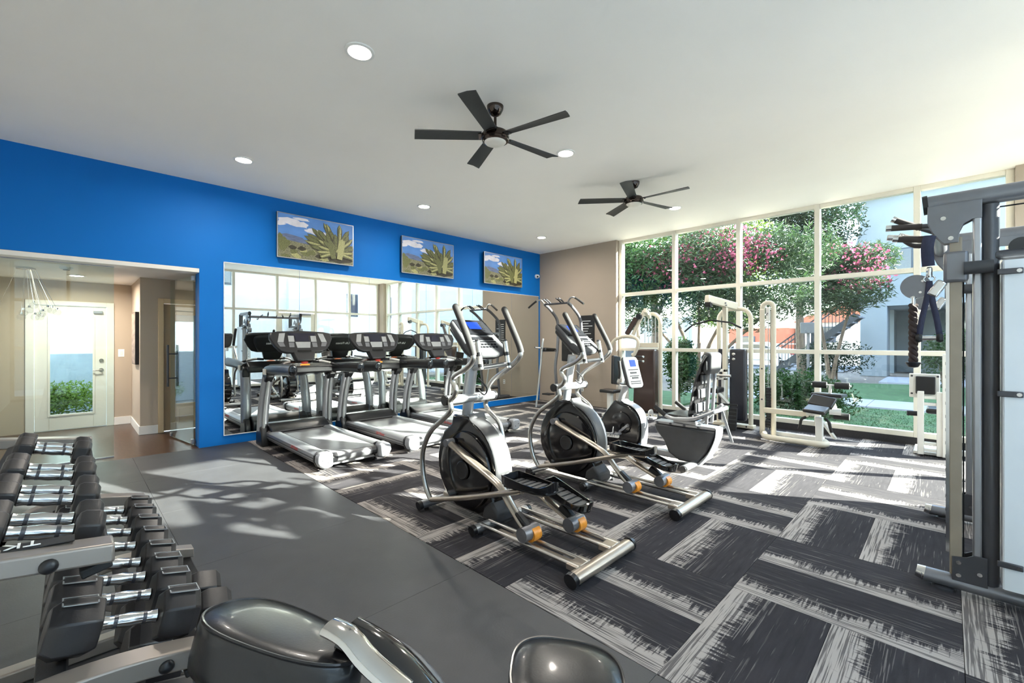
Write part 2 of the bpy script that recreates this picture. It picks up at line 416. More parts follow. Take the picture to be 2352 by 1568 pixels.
# glass entry door in the right window wall
dr = bpy.data.objects.new('door_1', None); COL.objects.link(dr); dr.location = (W, 5.1, 0); dr['_o'] = (W, 5.1, 0); struct(dr)
f = MB(); y0, y1 = 4.565, 5.645
f.box(W - .02, W + .025, y0, y0 + .1, .07, 2.3); f.box(W - .02, W + .025, y1 - .1, y1, .07, 2.3)
f.box(W - .02, W + .025, y0 + .1, y1 - .1, .07, .3); f.box(W - .02, W + .025, y0 + .1, y1 - .1, 2.18, 2.3)
f.build('door_frame', 'frame_white', dr, bev=.004)
MB().box(W, W + .006, y0 + .09, y1 - .09, .29, 2.19).build('pane', 'pane_glass', dr)
MB().cyl((W - .07, y0 + .16, .95), (W - .07, y0 + .16, 1.25), .012).cyl((W - .07, y0 + .16, .97), (W - .015, y0 + .16, .97), .009).cyl((W - .07, y0 + .16, 1.23), (W - .015, y0 + .16, 1.23), .009).build('handle', 'steel', dr)
MB().box(W - .07, W - .02, y1 - .5, y1 - .12, 2.24, 2.30).build('closer', 'gunmetal', dr, bev=.006)

# wall mirror: six panes
mr = thing('wall_mirror', 'large frameless wall mirror of six panes behind the treadmills', 'mirror', (0, 4.7, .13), world=True)
ms = [1.46, 2.43, 3.56, 4.70, 5.84, 6.98, 7.90]
for i in range(6):
    MB().box(.002, .008, ms[i] + .0015, ms[i + 1] - .0015, .13, 2.475).build('mirror_pane', 'mirror', mr, smooth=False)
MB().box(.001, .012, 1.452, 1.46, .13, 2.48).box(.001, .012, 1.452, 7.9, .12, .13).box(.001, .012, 1.452, 7.9, 2.475, 2.482).build('edge_trim', 'white_print', mr, smooth=False)

# ---------------------------------------------------------------- hall behind the opening
hf = struct(MB().box(-3.2, -.001, -1.6, 2.4, -.2, -.001).build('floor', 'hall_wood', smooth=False))
struct(MB().box(-3.4, -.25, -1.6, 2.4, 2.36, 2.5).build('ceiling', 'ceiling_paint', smooth=False))
XD = -2.95
b = MB(); b.box(XD - .15, XD, -1.6, -.48, 0, 2.36); b.box(XD - .15, XD, .48, .72, 0, 2.36); b.box(XD - .15, XD, -.48, .48, 2.02, 2.36)
b.box(XD - .15, -1.6, .72, .85, 0, 2.36)                       # short wall beside the door
b.box(-1.75, -1.6, .85, .93, 0, 2.36); b.box(-1.75, -1.6, .93, 2.0, 2.04, 2.36); b.box(-1.75, -1.6, 1.9, 2.4, 0, 2.36)
b.box(-3.4, -.25, -1.75, -1.6, 0, 2.36)
b.box(-1.6, -.25, 2.3, 2.4, 0, 2.36)
struct(b.build('wall_hall', 'hall_paint', smooth=False))
struct(MB().box(XD, -1.59, .705, .72, 0, .13).box(-1.6, -1.585, .705, .93, 0, .13).box(XD, XD + .015, .5, .72, 0, .13).build('baseboard_hall', 'trim_white', bev=.003))
# entry door with a tall glass lite
d2 = bpy.data.objects.new('door_2', None); COL.objects.link(d2); d2.location = (XD, 0, 0); d2['_o'] = (XD, 0, 0); struct(d2)
fr = MB()
for ya, yb in ((-.5, -.41), (.41, .5)): fr.box(XD - .12, XD + .02, ya, yb, 0, 2.04)
fr.box(XD - .12, XD + .02, -.41, .41, 1.97, 2.04)
fr.build('door_frame', 'trim_white', d2, bev=.004)
lf = MB(); lf.box(XD - .06, XD - .02, -.405, -.25, .01, 1.965); lf.box(XD - .06, XD - .02, .25, .405, .01, 1.965)
lf.box(XD - .06, XD - .02, -.25, .25, .01, .24); lf.box(XD - .06, XD - .02, -.25, .25, 1.78, 1.965)
lf.build('door_leaf', 'trim_white', d2, bev=.003)
g_ = MB(); g_.box(XD - .03, XD - .008, -.27, -.24, .22, 1.8); g_.box(XD - .03, XD - .008, .24, .27, .22, 1.8); g_.box(XD - .03, XD - .008, -.24, .24, .22, .25); g_.box(XD - .03, XD - .008, -.24, .24, 1.77, 1.8)
g_.build('lite_frame', 'trim_white', d2, bev=.003)
MB().box(XD - .045, XD - .04, -.245, .245, .24, 1.78).build('pane', 'pane_glass', d2)
hd = MB(); hd.cyl((XD - .02, .345, .93), (XD + .035, .345, .93), .012); hd.cyl((XD - .02, .345, .93), (XD - .012, .345, .93), .03); hd.cyl((XD + .03, .35, .93), (XD + .03, .24, .925), .009); hd.build('lever_handle', 'champagne', d2)
MB().cyl((XD - .02, .345, 1.09), (XD, .345, 1.09), .028).build('deadbolt', 'champagne', d2)
MB().box(XD - .02, XD + .03, .25, .36, 1.86, 1.90).build('closer', 'silver', d2, bev=.004)
# second door, frosted glass, standing open behind the short wall
d3 = bpy.data.objects.new('door_3', None); COL.objects.link(d3); d3.location = (-1.6, 1.4, 0); d3['_o'] = (-1.6, 1.4, 0); struct(d3)
mat('door_oak', (226, 198, 154), .5, noise=.06, nscale=5, stretch=(1, 1, .2)); mat('frost', (196, 214, 232), .5, noise=.08, nscale=9, stretch=(1, 1, 8))
MB().box(-1.76, -1.58, .93, 1.0, 0, 2.06).box(-1.76, -1.58, 1.83, 1.9, 0, 2.06).box(-1.76, -1.58, 1.0, 1.83, 1.99, 2.06).build('door_frame', 'door_oak', d3, bev=.004)
lf = MB(); lf.box(-1.72, -1.68, 1.0, 1.16, .01, 1.985); lf.box(-1.72, -1.68, 1.68, 1.83, .01, 1.985); lf.box(-1.72, -1.68, 1.16, 1.68, .01, .42); lf.box(-1.72, -1.68, 1.16, 1.68, 1.82, 1.985)
lf.build('door_leaf', 'door_oak', d3, bev=.004)
MB().box(-1.705, -1.695, 1.16, 1.68, .42, 1.82).build('frosted_pane', 'frost', d3)
MB().box(-1.682, -1.67, 1.2, 1.64, .12, .34).build('door_panel', 'door_oak', d3, bev=.006)
# glass partition and glass door in the opening
gp = thing('glass_partition', 'frameless fixed glass partition left of the open doorway to the hall', 'partition', (-.2, -.25, 0), world=True)
MB().box(-.205, -.195, -.9, .36, .012, 2.30).build('glass_panel', 'hall_glass', gp)
MB().box(-.212, -.188, -.9, .36, .0, .014).box(-.212, -.188, -.9, .36, 2.295, 2.306).build('channel', 'silver', gp)
gd = thing('glass_door', 'frameless glass door with tall bar handles standing ajar at the opening', 'door', (-.2, 1.15, 0), world=True)
A, B = Vector((-.2, 1.15, 0)), Vector((-1.08, 1.02, 0)); dv = (B - A).normalized(); nv = Vector((-dv.y, dv.x, 0))
gm = MB(); gm.bar(A + Vector((0, 0, 1.15)), B + Vector((0, 0, 1.15)), .010, 2.26); gm.build('glass_leaf', 'hall_glass', gd)
hm = MB()
for sgn in (-1, 1):
    c0 = A + dv * .80 + nv * .06 * sgn
    hm.cyl(c0 + Vector((0, 0, .75)), c0 + Vector((0, 0, 1.35)), .014)
for z in (.87, 1.22):
    c0 = A + dv * .80; hm.cyl(c0 + nv * -.06 + Vector((0, 0, z)), c0 + nv * .06 + Vector((0, 0, z)), .009)
hm.build('bar_handle', 'dark_metal', gd)
pm = MB()
for z in (.06, 2.25):
    pm.box(-.26, -.19, 1.125, 1.165, z - .03, z + .03)
pm.build('pivot_clamp', 'silver', gd, bev=.004)
pe = MB(); pe.bar(B + Vector((0, 0, .05)) - dv * .05, B + Vector((0, 0, .05)), .03, .05); pe.build('edge_clamp', 'silver', gd, bev=.004)
# hall details
ar = thing('wall_art', 'framed brown abstract picture on the short hall wall', 'picture', (-2.0, .72, 1.4), world=True)
mat('art_print', (150, 128, 110), .6, noise=.5, nscale=5, stretch=(1, 1, 3))
MB().box(-2.25, -1.72, .675, .719, 1.05, 1.85).build('canvas', 'black_matte', ar, bev=.003)
MB().box(-2.24, -1.73, .672, .6755, 1.06, 1.84).build('print', 'art_print', ar)
sw = thing('light_switch', 'white light switch plate beside the hall entry door', 'switch', (XD, .6, 1.2), world=True)
MB().box(XD, XD + .006, .55, .63, 1.14, 1.27).build('plate', 'white_print', sw, bev=.002)
MB().box(XD + .005, XD + .011, .575, .605, 1.175, 1.235).build('rocker', 'trim_white', sw, bev=.002)
pn = thing('bubble_pendant', 'cluster pendant of clear glass globes hanging in the hall', 'lamp', (-1.5, -.42, 2.36), world=True)
glass('globe_glass', (250, 250, 250), 1.6)
MB().lathe([(.0, 0), (.09, 0), (.09, .02), (.0, .02)], (-1.5, -.42, 2.335)).build('canopy', 'chrome', pn)
rg = random.Random(3)
for k in range(12):
    gx, gy, gz = -1.5 + rg.uniform(-.22, .22), -.42 + rg.uniform(-.28, .28), 1.88 - rg.random() * .18
    gb = MB().ball((gx, gy, gz), .042, seg=14, rings=9).build('globe', 'globe_glass', pn)
    MB().cyl((gx, gy, gz + .04), (-1.5 + (gx + 1.5) * .3, -.42 + (gy + .42) * .3, 2.34), .0015, 5).cyl((gx, gy, gz + .035), (gx, gy, gz + .06), .012, 8).build('wire', 'chrome', gb)

# ---------------------------------------------------------------- ceiling downlights
def downlight(x, y, z, r, label, watts, group):
    t = thing('downlight', label, 'light', (x, y, z), 0, group)
    MB().lathe([(r * .72, -.001), (r, -.001), (r * .98, -.010), (r * .78, -.012), (r * .72, -.004)], (0, 0, 0), 28).build('trim_ring', 'light_trim', t)
    MB().lathe([(.0, -.006), (r * .74, -.006), (r * .74, -.003), (0, -.003)], (0, 0, 0), 24).build('lens', 'lamp_glow', t)
    ld = bpy.data.lights.new('downlight_lamp', 'AREA'); ld.shape = 'DISK'; ld.size = r * 1.5; ld.energy = watts; ld.color = (1, .93, .84); ld.spread = math.radians(170)
    lo = bpy.data.objects.new('lamp', ld); COL.objects.link(lo); lo.parent = t; lo.location = (0, 0, -.014)
    return t
for (x, y, lab) in ((1.2, 1.40, 'recessed downlight above the hall opening, nearest the left picture edge'), (3.95, 1.47, 'large recessed downlight nearest the camera'),
                    (1.2, 3.86, 'recessed downlight above the middle television'), (3.95, 3.88, 'recessed downlight between the two ceiling fans'),
                    (1.16, 6.68, 'recessed downlight nearest the back corner of the blue wall'), (3.93, 6.68, 'recessed downlight beside the far ceiling fan, nearest the window')):
    downlight(x, y, H, .105, lab, DOWNLIGHT_W, 'recessed ceiling downlights')
downlight(-2.0, .05, 2.36, .10, 'recessed downlight in the low hall ceiling', 10, 'hall downlights')
sm = thing('smoke_detector', 'round white smoke detector on the hall ceiling', 'detector', (-1.1, -.05, 2.36))
MB().lathe([(0, 0), (.065, 0), (.065, -.02), (.045, -.035), (0, -.037)]).build('body', 'white_print', sm)
MB().lathe([(.03, -.034), (.034, -.041), (.0, -.042)]).build('vent_ring', 'grey_panel', sm)

# ---------------------------------------------------------------- ceiling fans
def make_fan(label, x, y, ang, drop):
    t = thing('ceiling_fan', label, 'fan', (x, y, H), 0, 'five-blade ceiling fans')
    MB().lathe([(0, 0), (.075, 0), (.072, -.03), (.05, -.07), (.025, -.085), (0, -.085)]).build('canopy', 'fan_metal', t)
    MB().cyl((0, 0, -.06), (0, 0, -drop + .06), .013).build('downrod', 'fan_metal', t)
    MB().lathe([(0, .085), (.03, .08), (.05, .05), (.11, .035), (.125, .01), (.125, -.02), (.115, -.03), (0, -.03)], (0, 0, -drop), 32).build('motor_housing', 'fan_metal', t)
    MB().lathe([(.118, -.026), (.118, -.042), (.105, -.05), (.0, -.05), (0, -.03)], (0, 0, -drop), 32).build('light_ring', 'fan_metal', t)
    MB().lathe([(.10, -.048), (.085, -.064), (.05, -.074), (0, -.077), (0, -.05)], (0, 0, -drop), 32).build('light_lens', 'lens_off', t)
    for k in range(5):
        a = math.radians(ang + 72 * k)
        bl = MB(); n = 10; up = []; dn = []
        for i in range(n + 1):
            s_ = i / n; r = .12 + .58 * s_; hw = .052 + .016 * s_
            pitch = math.radians(13 - 4 * s_)
            for sg, arr in ((1, up), (-1, dn)):
                arr.append((r + (.025 if i == n and sg < 0 else 0), sg * hw * math.cos(pitch), sg * hw * math.sin(pitch)))
        vs = []; th = .004
        for i in range(n + 1):
            mid = Vector(((up[i][0] + dn[i][0]) / 2, 0, .007))
            for p in (up[i], mid, dn[i]):
                vs.append(Vector(p) + Vector((0, 0, th))); vs.append(Vector(p) - Vector((0, 0, th)))
        fs = []
        for i in range(n):
            b0, b1 = i * 6, (i + 1) * 6
            for j in (0, 2):
                fs.append((b0 + j, b1 + j, b1 + j + 2, b0 + j + 2)); fs.append((b0 + j + 1, b0 + j + 3, b1 + j + 3, b1 + j + 1))
            fs.append((b0, b0 + 1, b1 + 1, b1)); fs.append((b0 + 4, b1 + 4, b1 + 5, b0 + 5))
        fs.append((0, 2, 4, 5, 3, 1)); e = n * 6; fs.append((e, e + 1, e + 3, e + 5, e + 4, e + 2))
        bl.add(vs, fs); bl.xf(Matrix.Rotation(a, 4, 'Z')).off((0, 0, -drop + .005))
        blo = bl.build('blade', 'fan_blade', t)
        MB().box(.09, .15, -.04, .04, -.006, .004, Matrix.Rotation(a, 4, 'Z') @ Matrix.Rotation(math.radians(12), 4, 'X')).off((0, 0, -drop)).build('blade_bracket', 'fan_metal', blo, bev=.003)
    return t
make_fan('dark five-blade ceiling fan nearest the camera', 4.10, 2.67, 12, .27)
make_fan('dark five-blade ceiling fan nearer the garden windows', 4.03, 5.23, 4, .24)

# ================================================================ OUTSIDE
mat('grass', (48, 84, 44), .9, noise=.3, nscale=7, bump=.6, bscale=120)
mat('bounce_paving', (222, 220, 216), .9, noise=.05, nscale=3)  # paler than the other paving, to reflect light up onto the ceiling
mat('sidewalk', (144, 147, 156), .9, noise=.07, nscale=3)
mat('asphalt', (104, 106, 112), .95, noise=.12, nscale=9)
mat('dirt', (112, 104, 96), .95, noise=.2, nscale=5)
mat('stucco_grey', (132, 140, 146), .9, noise=.04, nscale=2, bump=.2, bscale=60)
mat('stucco_white', (170, 172, 174), .9, noise=.04, nscale=2, bump=.2, bscale=60)
mat('stucco_tan', (196, 188, 178), .9, noise=.05, nscale=2)
mat('terracotta', (164, 92, 68), .85, noise=.12, nscale=7)
mat('ext_dark', (62, 70, 80), .6, noise=.1, nscale=4)
mat('iron', (62, 66, 72), .5, .3, noise=.1, nscale=9)
mat('bark', (104, 88, 74), .9, noise=.35, nscale=16, bump=.6, bscale=40, stretch=(1, 1, .3))
mat('leaf_green', (40, 70, 26), .55, noise=.45, nscale=3)
mat('leaf_lime', (96, 120, 34), .55, noise=.35, nscale=3)
mat('leaf_deep', (26, 48, 24), .55, noise=.4, nscale=3)
mat('leaf_oleander', (50, 70, 40), .55, noise=.4, nscale=3)
mat('petal_pink', (150, 70, 92), .6, noise=.3, nscale=6)
mat('car_paint', (224, 226, 228), .2, .2, coat=.8, noise=.02, nscale=3)
mat('tyre', (28, 28, 30), .8, noise=.1, nscale=20)
mat('tail_red', (190, 36, 48), .25, noise=.1, nscale=20)
glass('car_glass', (70, 78, 88))
for nm in ('leaf_green', 'leaf_lime', 'leaf_deep', 'leaf_oleander', 'petal_pink'):
    tt = MAT[nm].node_tree; pb = tt.nodes['Principled BSDF']; out_ = tt.nodes['Material Output']
    tl = tt.nodes.new('ShaderNodeBsdfTranslucent'); ms_ = tt.nodes.new('ShaderNodeMixShader'); ms_.inputs[0].default_value = .4
    tt.links.new(pb.inputs['Base Color'].links[0].from_socket, tl.inputs[0])
    tt.links.new(pb.outputs[0], ms_.inputs[1]); tt.links.new(tl.outputs[0], ms_.inputs[2]); tt.links.new(ms_.outputs[0], out_.inputs[0])
ground = struct(MB().box(-45, 60, -40, 80, -.4, -.10).build('ground', 'dirt', smooth=False))
lawn = tag(MB().box(3.0, 8.1, 8.25, 12.3, -.10, -.055).build('lawn', 'grass', smooth=False), 'clipped green lawn strip just outside the garden windows', 'lawn')
lawn2 = tag(MB().prism([(3.6, 14.06), (10.9, 14.2), (10.9, 19.6), (6.2, 19.9), (4.4, 19.2)], -.10, -.05, 'xy').build('lawn', 'grass', smooth=False), 'green lawn between the two pavements', 'lawn')
lawn3 = tag(MB().box(-1.5, 2.6, 9.0, 12.4, -.10, -.055).build('lawn', 'grass', smooth=False), 'sunlit lawn patch below the trees at the left of the windows', 'lawn')
def grass_tufts(parent_label, x0, x1, y0, y1, n, seed):
    r = random.Random(seed); mb = MB()
    for _ in range(n):
        x, y = r.uniform(x0, x1), r.uniform(y0, y1); a = r.random() * 6.28; h = r.uniform(.015, .035); wd = .006
        d = Vector((math.cos(a), math.sin(a), 0)); lean = Vector((r.uniform(-.03, .03), r.uniform(-.03, .03), h)); p = Vector((x, y, -.056))
        mb.add([p - d * wd, p + d * wd, p + lean], [(0, 1, 2)])
    o = mb.build('grass_blades', 'grass', smooth=False, recalc=False); tag(o, parent_label, 'grass', kind='stuff')
grass_tufts('short grass blades on the lawn outside the garden windows', 3.2, 9, 8.4, 12.2, 9000, 1)
def slab_path(name, label, pts, n, m='sidewalk'):
    t = thing(name, label, 'pavement', (pts[0][0], pts[0][1], -.1), world=True)
    (ax, ay), (bx_, by_), (cx, cy), (dx, dy) = pts
    for i in range(n):
        a, b2 = (i + .006) / n, (i + 1 - .006) / n
        lp = lambda p, q, s_: (p[0] + (q[0] - p[0]) * s_, p[1] + (q[1] - p[1]) * s_)
        MB().prism([lp(pts[0], pts[1], a), lp(pts[0], pts[1], b2), lp(pts[3], pts[2], b2), lp(pts[3], pts[2], a)], -.10, -.035, 'xy').build('slab', m, t, smooth=False)
    return t
slab_path('pavement', 'pale concrete pavement crossing the lawn near the windows', [(1.5, 12.5), (10.9, 12.35), (10.9, 13.95), (1.5, 14.0)], 9)
slab_path('pavement', 'concrete pavement along the grey building', [(5.2, 20.3), (10.9, 20.0), (10.9, 23.9), (5.2, 23.6)], 5)
pk = tag(MB().box(-40, 3.4, 26.0, 43, -.1, -.05).build('parking_lot', 'asphalt', smooth=False), 'grey asphalt parking lot beyond the trees', 'parking lot')

# grey apartment building with breezeway
bd = thing('apartment_building', 'blue-grey stucco apartment building with a shaded breezeway', 'building', (8, 28, -.1), world=True)
MB().prism([(3.85, 2.9), (3.85, 4.8), (4.25, 6.2), (4.25, 6.9), (3.95, 7.05), (4.6, 7.8), (16, 8.6), (16, 2.9)], 24.2, 34, 'xz').build('upper_wall', 'stucco_grey', bd, smooth=False)
MB().box(4.25, 5.15, 24.2, 25.4, -.1, 2.9).build('column', 'stucco_grey', bd, bev=.03)
MB().box(5.15, 16, 29, 34, -.1, 2.9).box(7.6, 16, 24.2, 29, -.1, 2.9).box(4.25, 5.15, 27.5, 34, -.1, 2.9).build('lower_wall', 'stucco_grey', bd, smooth=False)
MB().box(11, 11.9, 11.2, 24.2, -.1, 5.5).build('added_shade_wall', 'stucco_white', bd, smooth=False)  # added thin wall, out of direct view, keeps sun off the lawn
MB().box(3.6, 16, 23.75, 24.2, 7.6, 7.75).build('eave', 'stucco_white', bd, smooth=False)
for (x0, x1, z0, z1) in ((5.4, 5.9, 4.3, 5.2), (8.6, 9.8, 4.0, 5.4), (11, 12.2, 4.0, 5.4), (9, 10.4, .9, 2.3)):
    wf = MB().box(x0 - .06, x1 + .06, 24.14, 24.2, z0 - .06, z1 + .06).build('window', 'ext_dark', bd, bev=.01)
    MB().box(x0, x1, 24.12, 24.14, z0, z1).build('pane', 'screen_dark', wf)
st = thing('outdoor_staircase', 'dark iron outdoor staircase with railings beside the grey building', 'staircase', (2.6, 22.4, -.1), world=True)
for s_ in range(12):
    z = .2 + s_ * .2; x = 1.6 + s_ * .24
    MB().box(x, x + .3, 22.0, 23.1, z - .05, z).build('tread', 'sidewalk', st, smooth=False)
MB().bar((1.5, 22.0, .05), (4.4, 22.0, 2.45), .05, .25).bar((1.5, 23.1, .05), (4.4, 23.1, 2.45), .05, .25).build('stringer', 'iron', st)
MB().bar((1.5, 21.98, 1.1), (4.4, 21.98, 3.45), .05, .05).bar((1.5, 23.12, 1.1), (4.4, 23.12, 3.45), .05, .05).build('handrail', 'iron', st)
for s_ in range(24):
    x = 1.55 + s_ * .12; z = .1 + (x - 1.5) * .828
    MB().box(x, x + .022, 21.97, 21.99, z, z + 1.0).build('baluster', 'iron', st, smooth=False)
MB().box(2.9, 3.0, 21.9, 22.0, -.1, 2.0).build('post', 'iron', st)
mb_ = thing('mailbox_post', 'grey metal box on a post in front of the staircase', 'mailbox', (3.3, 19.2, -.1), world=True)
MB().box(3.26, 3.34, 19.16, 19.24, -.1, 1.7).build('post', 'gunmetal', mb_, bev=.005)
MB().box(3.08, 3.52, 19.05, 19.35, 1.7, 2.1).build('box', 'grey_panel', mb_, bev=.02)

# houses behind the parking lot
def house(label, x0, x1, y0, y1, h, roof_h, wall, roof, wins):
    t = thing('house', label, 'building', ((x0 + x1) / 2, y0, -.1), world=True)
    MB().box(x0, x1, y0, y1, -.1, h).build('wall', wall, t, smooth=False)
    if roof_h:
        m_ = (x0 + x1) / 2; MB().prism([(x0 - .4, h), (m_, h + roof_h), (x1 + .4, h), (x1 + .4, h - .15), (x0 - .4, h - .15)], y0 - .4, y1 + .4, 'xz').build('roof', roof, t, smooth=False)
        for k in range(14):
            x = x0 - .4 + (x1 - x0 + .8) * (k + .5) / 14; z = h + roof_h * (1 - abs(x - m_) / ((x1 - x0) / 2 + .4))
            MB().cyl((x, y0 - .42, z), (x, y1 + .3, z), .09, 6).build('roof_tile', roof, t)
    for (a, b2, z0, z1) in wins:
        wf = MB().box(a - .08, b2 + .08, y0 - .07, y0, z0 - .08, z1 + .08).build('window', 'ext_dark', t, bev=.01)
        MB().box(a, b2, y0 - .09, y0 - .07, z0, z1).build('pane', 'screen_dark', wf)
house('low tan house with a window behind the parked car', -2.4, 6.5, 46, 52, 3.2, 2.0, 'stucco_tan', 'terracotta', [(-.9, .1, 1.4, 2.6), (3.0, 4.0, 1.4, 2.6)])
house('orange rendered garage wall left of the tan house', -7.8, -2.9, 44, 50, 2.6, 0, 'terracotta', 'terracotta', [(-6.8, -5.6, .6, 1.8)])
house('white flat house far left behind the oleander', -34, -20, 43.5, 50, 4.2, 0, 'stucco_white', 'stucco_white', [(-31, -29, 1.0, 2.4), (-26, -24, 1.0, 2.4)])
uw = tag(MB().box(-9.5, -3.3, 24.4, 24.8, -.1, 2.8).build('garden_wall', 'stucco_white', bev=.02), 'white garden wall seen between the press machine and the lat tower', 'wall')
ut = thing('utility_cabinet', 'grey-green utility cabinet outside beyond the lat machine', 'cabinet', (-1.5, 15.6, -.1), world=True)
MB().box(-2.0, -.9, 15.3, 16.0, -.1, 1.1).build('body', 'ext_dark', ut, bev=.02); MB().box(-2.05, -.85, 15.25, 16.05, 1.1, 1.16).build('lid', 'ext_dark', ut, bev=.01)
fc = thing('railing_fence', 'long white metal railing along the parking lot', 'fence', (-12, 25, -.1), world=True)
for z in (.45, .85, 1.25): MB().box(-30, 3, 25.45, 25.49, z, z + .05).build('rail', 'white_metal', fc, smooth=False)
for k in range(17): MB().box(-30 + k * 2.05, -29.93 + k * 2.05, 25.42, 25.5, -.1, 1.3).build('post', 'white_metal', fc, smooth=False)

# parked car
cr = thing('parked_car', 'white sedan parked beyond the hedge with a red tail light', 'car', (-1.4, 29.2, -.05))
side = [(-2.3, .35), (-2.35, .75), (-2.15, .95), (-1.3, 1.0), (-.7, 1.38), (.6, 1.42), (1.35, 1.05), (2.1, 1.0), (2.32, .8), (2.3, .35)]
MB().prism(side, -.85, .85, 'xz').build('body', 'car_paint', cr, bev=.09, segs=3)
MB().prism([(-1.1, 1.03), (-.66, 1.33), (.55, 1.37), (1.15, 1.06)], -.87, .87, 'xz').build('side_window', 'screen_dark', cr, bev=.02)
for x in (-1.4, 1.4):
    for sg in (-1, 1):
        wh = MB().cyl((x, sg * .72, .32), (x, sg * .9, .32), .32, 24).build('wheel', 'tyre', cr)
        MB().cyl((x, sg * .89, .32), (x, sg * .915, .32), .2, 10).build('rim', 'silver', wh)
MB().box(2.1, 2.33, -.88, -.55, .72, .9).build('tail_light', 'tail_red', cr, bev=.02); MB().box(2.1, 2.33, .55, .88, .72, .9).build('tail_light', 'tail_red', cr, bev=.02)

# trees and shrubs
def leaves(mb, r, c, rad, n, size, droop=0.0, slim=.35):
    for _ in range(n):
        while True:
            p = Vector((r.uniform(-1, 1), r.uniform(-1, 1), r.uniform(-1, 1)))
            if .25 < p.length < 1: break
        q = Vector((c[0] + p.x * rad[0], c[1] + p.y * rad[1], c[2] + p.z * rad[2]))
        d = Vector((r.uniform(-1, 1), r.uniform(-1, 1), r.uniform(-.6, .9) - droop)).normalized()
        n_ = Vector((r.uniform(-1, 1), r.uniform(-1, 1), r.uniform(-1, 1))); a = d.cross(n_).normalized() if d.cross(n_).length > .01 else Vector((1, 0, 0))
        L = size * r.uniform(.7, 1.4); wv = L * slim
        up = a.cross(d) * (wv * .35)
        mb.add([q, q + d * L * .5 + a * wv * .5 + up, q + d * L, q + d * L * .5 - a * wv * .5 + up], [(0, 1, 2), (0, 2, 3)])
def tree(name, label, cat, base, trunk, blobs, leafm, size, n, seed, group=None, flowers=None, slim=.35):
    r = random.Random(seed); t = thing(name, label, cat, base, 0, group, world=True)
    for pts, r0, r1 in trunk:
        P = smooth_path(pts, 4); MB().tube(P, [r0 + (r1 - r0) * i / (len(P) - 1) for i in range(len(P))], 8).build('trunk', 'bark', t)
    mb = MB(); tot = sum(b2[3] * b2[4] * b2[5] for b2 in blobs) or 1
    for b2 in blobs:
        vol = b2[3] * b2[4] * b2[5]
        leaves(mb, r, b2[:3], b2[3:6], max(40, int(n * vol / tot)), size, slim=slim)
    fo = mb.build('foliage', leafm, t, smooth=False, recalc=False, kind='stuff')
    if flowers:
        fm = MB()
        for (c, rad, k) in flowers: leaves(fm, r, c, rad, k, size * .55, slim=.9)
        fm.build('blossoms', 'petal_pink', t, smooth=False, recalc=False, kind='stuff')
    return t
R_ = random.Random(11)
def blobs_in(c, rad, k, s0, s1, r):
    out = []
    for _ in range(k):
        out.append((c[0] + r.uniform(-1, 1) * rad[0], c[1] + r.uniform(-1, 1) * rad[1], c[2] + r.uniform(-1, 1) * rad[2], r.uniform(s0, s1), r.uniform(s0, s1), r.uniform(s0, s1) * .8))
    return out
# big leafy tree (back), dark pine-like tree (left), oleanders (front)
tree('broadleaf_tree', 'tall sunlit yellow-green tree behind the oleanders', 'tree', (-2, 17.6, -.1), [([(-2, 17.6, -.1), (-1.9, 17.6, 2), (-2.1, 17.8, 4.5)], .22, .1), ([(-1.95, 17.6, 2.2), (-.8, 17.2, 4.2)], .1, .05), ([(-2, 17.6, 2.4), (-3.8, 17.4, 4.4)], .1, .05)],
     blobs_in((-1.6, 17.6, 6.2), (3.2, 1.2, 2.7), 30, .9, 1.6, R_), 'leaf_lime', .17, 26000, 21, 'garden trees')
tree('broadleaf_tree', 'deep green tree against the sky left of the grey building', 'tree', (2.7, 21.3, -.1), [([(2.7, 21.3, -.1), (2.6, 21.3, 2.6), (2.8, 21.3, 4.6)], .2, .08)],
     blobs_in((2.6, 21.3, 6.2), (1.2, 1.0, 1.9), 14, .8, 1.3, R_), 'leaf_deep', .16, 14000, 22, 'garden trees')
tree('broadleaf_tree', 'shady green tree with bare forked limbs beside the left jamb', 'tree', (-1.2, 12.2, -.1), [([(-1.2, 12.2, -.1), (-1.15, 12.2, 1.5), (-.9, 12.2, 3.2), (-.6, 12.3, 4.6)], .15, .06), ([(-1.15, 12.2, 1.4), (-1.7, 12.1, 3.0), (-1.9, 12, 4.4)], .1, .04)],
     blobs_in((-1.0, 12.3, 4.3), (2.0, .9, 1.5), 22, .6, 1.0, R_), 'leaf_green', .13, 20000, 23, 'garden trees')
tree('oleander', 'large pink-flowering oleander arching behind the middle windows', 'shrub', (1.9, 12.6, -.1),
     [([(1.9, 12.6, -.1), (1.8, 12.6, .8), (1.2, 12.6, 2.2)], .08, .04), ([(1.95, 12.6, -.1), (2.1, 12.6, 1.0), (2.8, 12.5, 2.3)], .08, .04), ([(1.9, 12.65, .3), (1.9, 12.7, 1.4), (1.9, 12.7, 2.6)], .07, .03), ([(1.85, 12.6, .2), (1.4, 12.6, 1.0), (.5, 12.6, 2.0)], .06, .03), ([(2, 12.6, .2), (2.6, 12.6, 1.1), (3.5, 12.6, 2.0)], .06, .03)],
     blobs_in((1.9, 12.6, 3.0), (2.8, .7, 1.1), 34, .5, .85, R_), 'leaf_oleander', .15, 30000, 24, 'oleanders',
     [((2.4, 12.3, 3.9), (1.5, .8, .6), 700), ((.9, 12.2, 3.7), (1.3, .8, .5), 420), ((3.3, 12.2, 3.5), (.9, .7, .45), 320), ((1.6, 12.0, 3.3), (1.7, .7, .5), 300)], slim=.2)
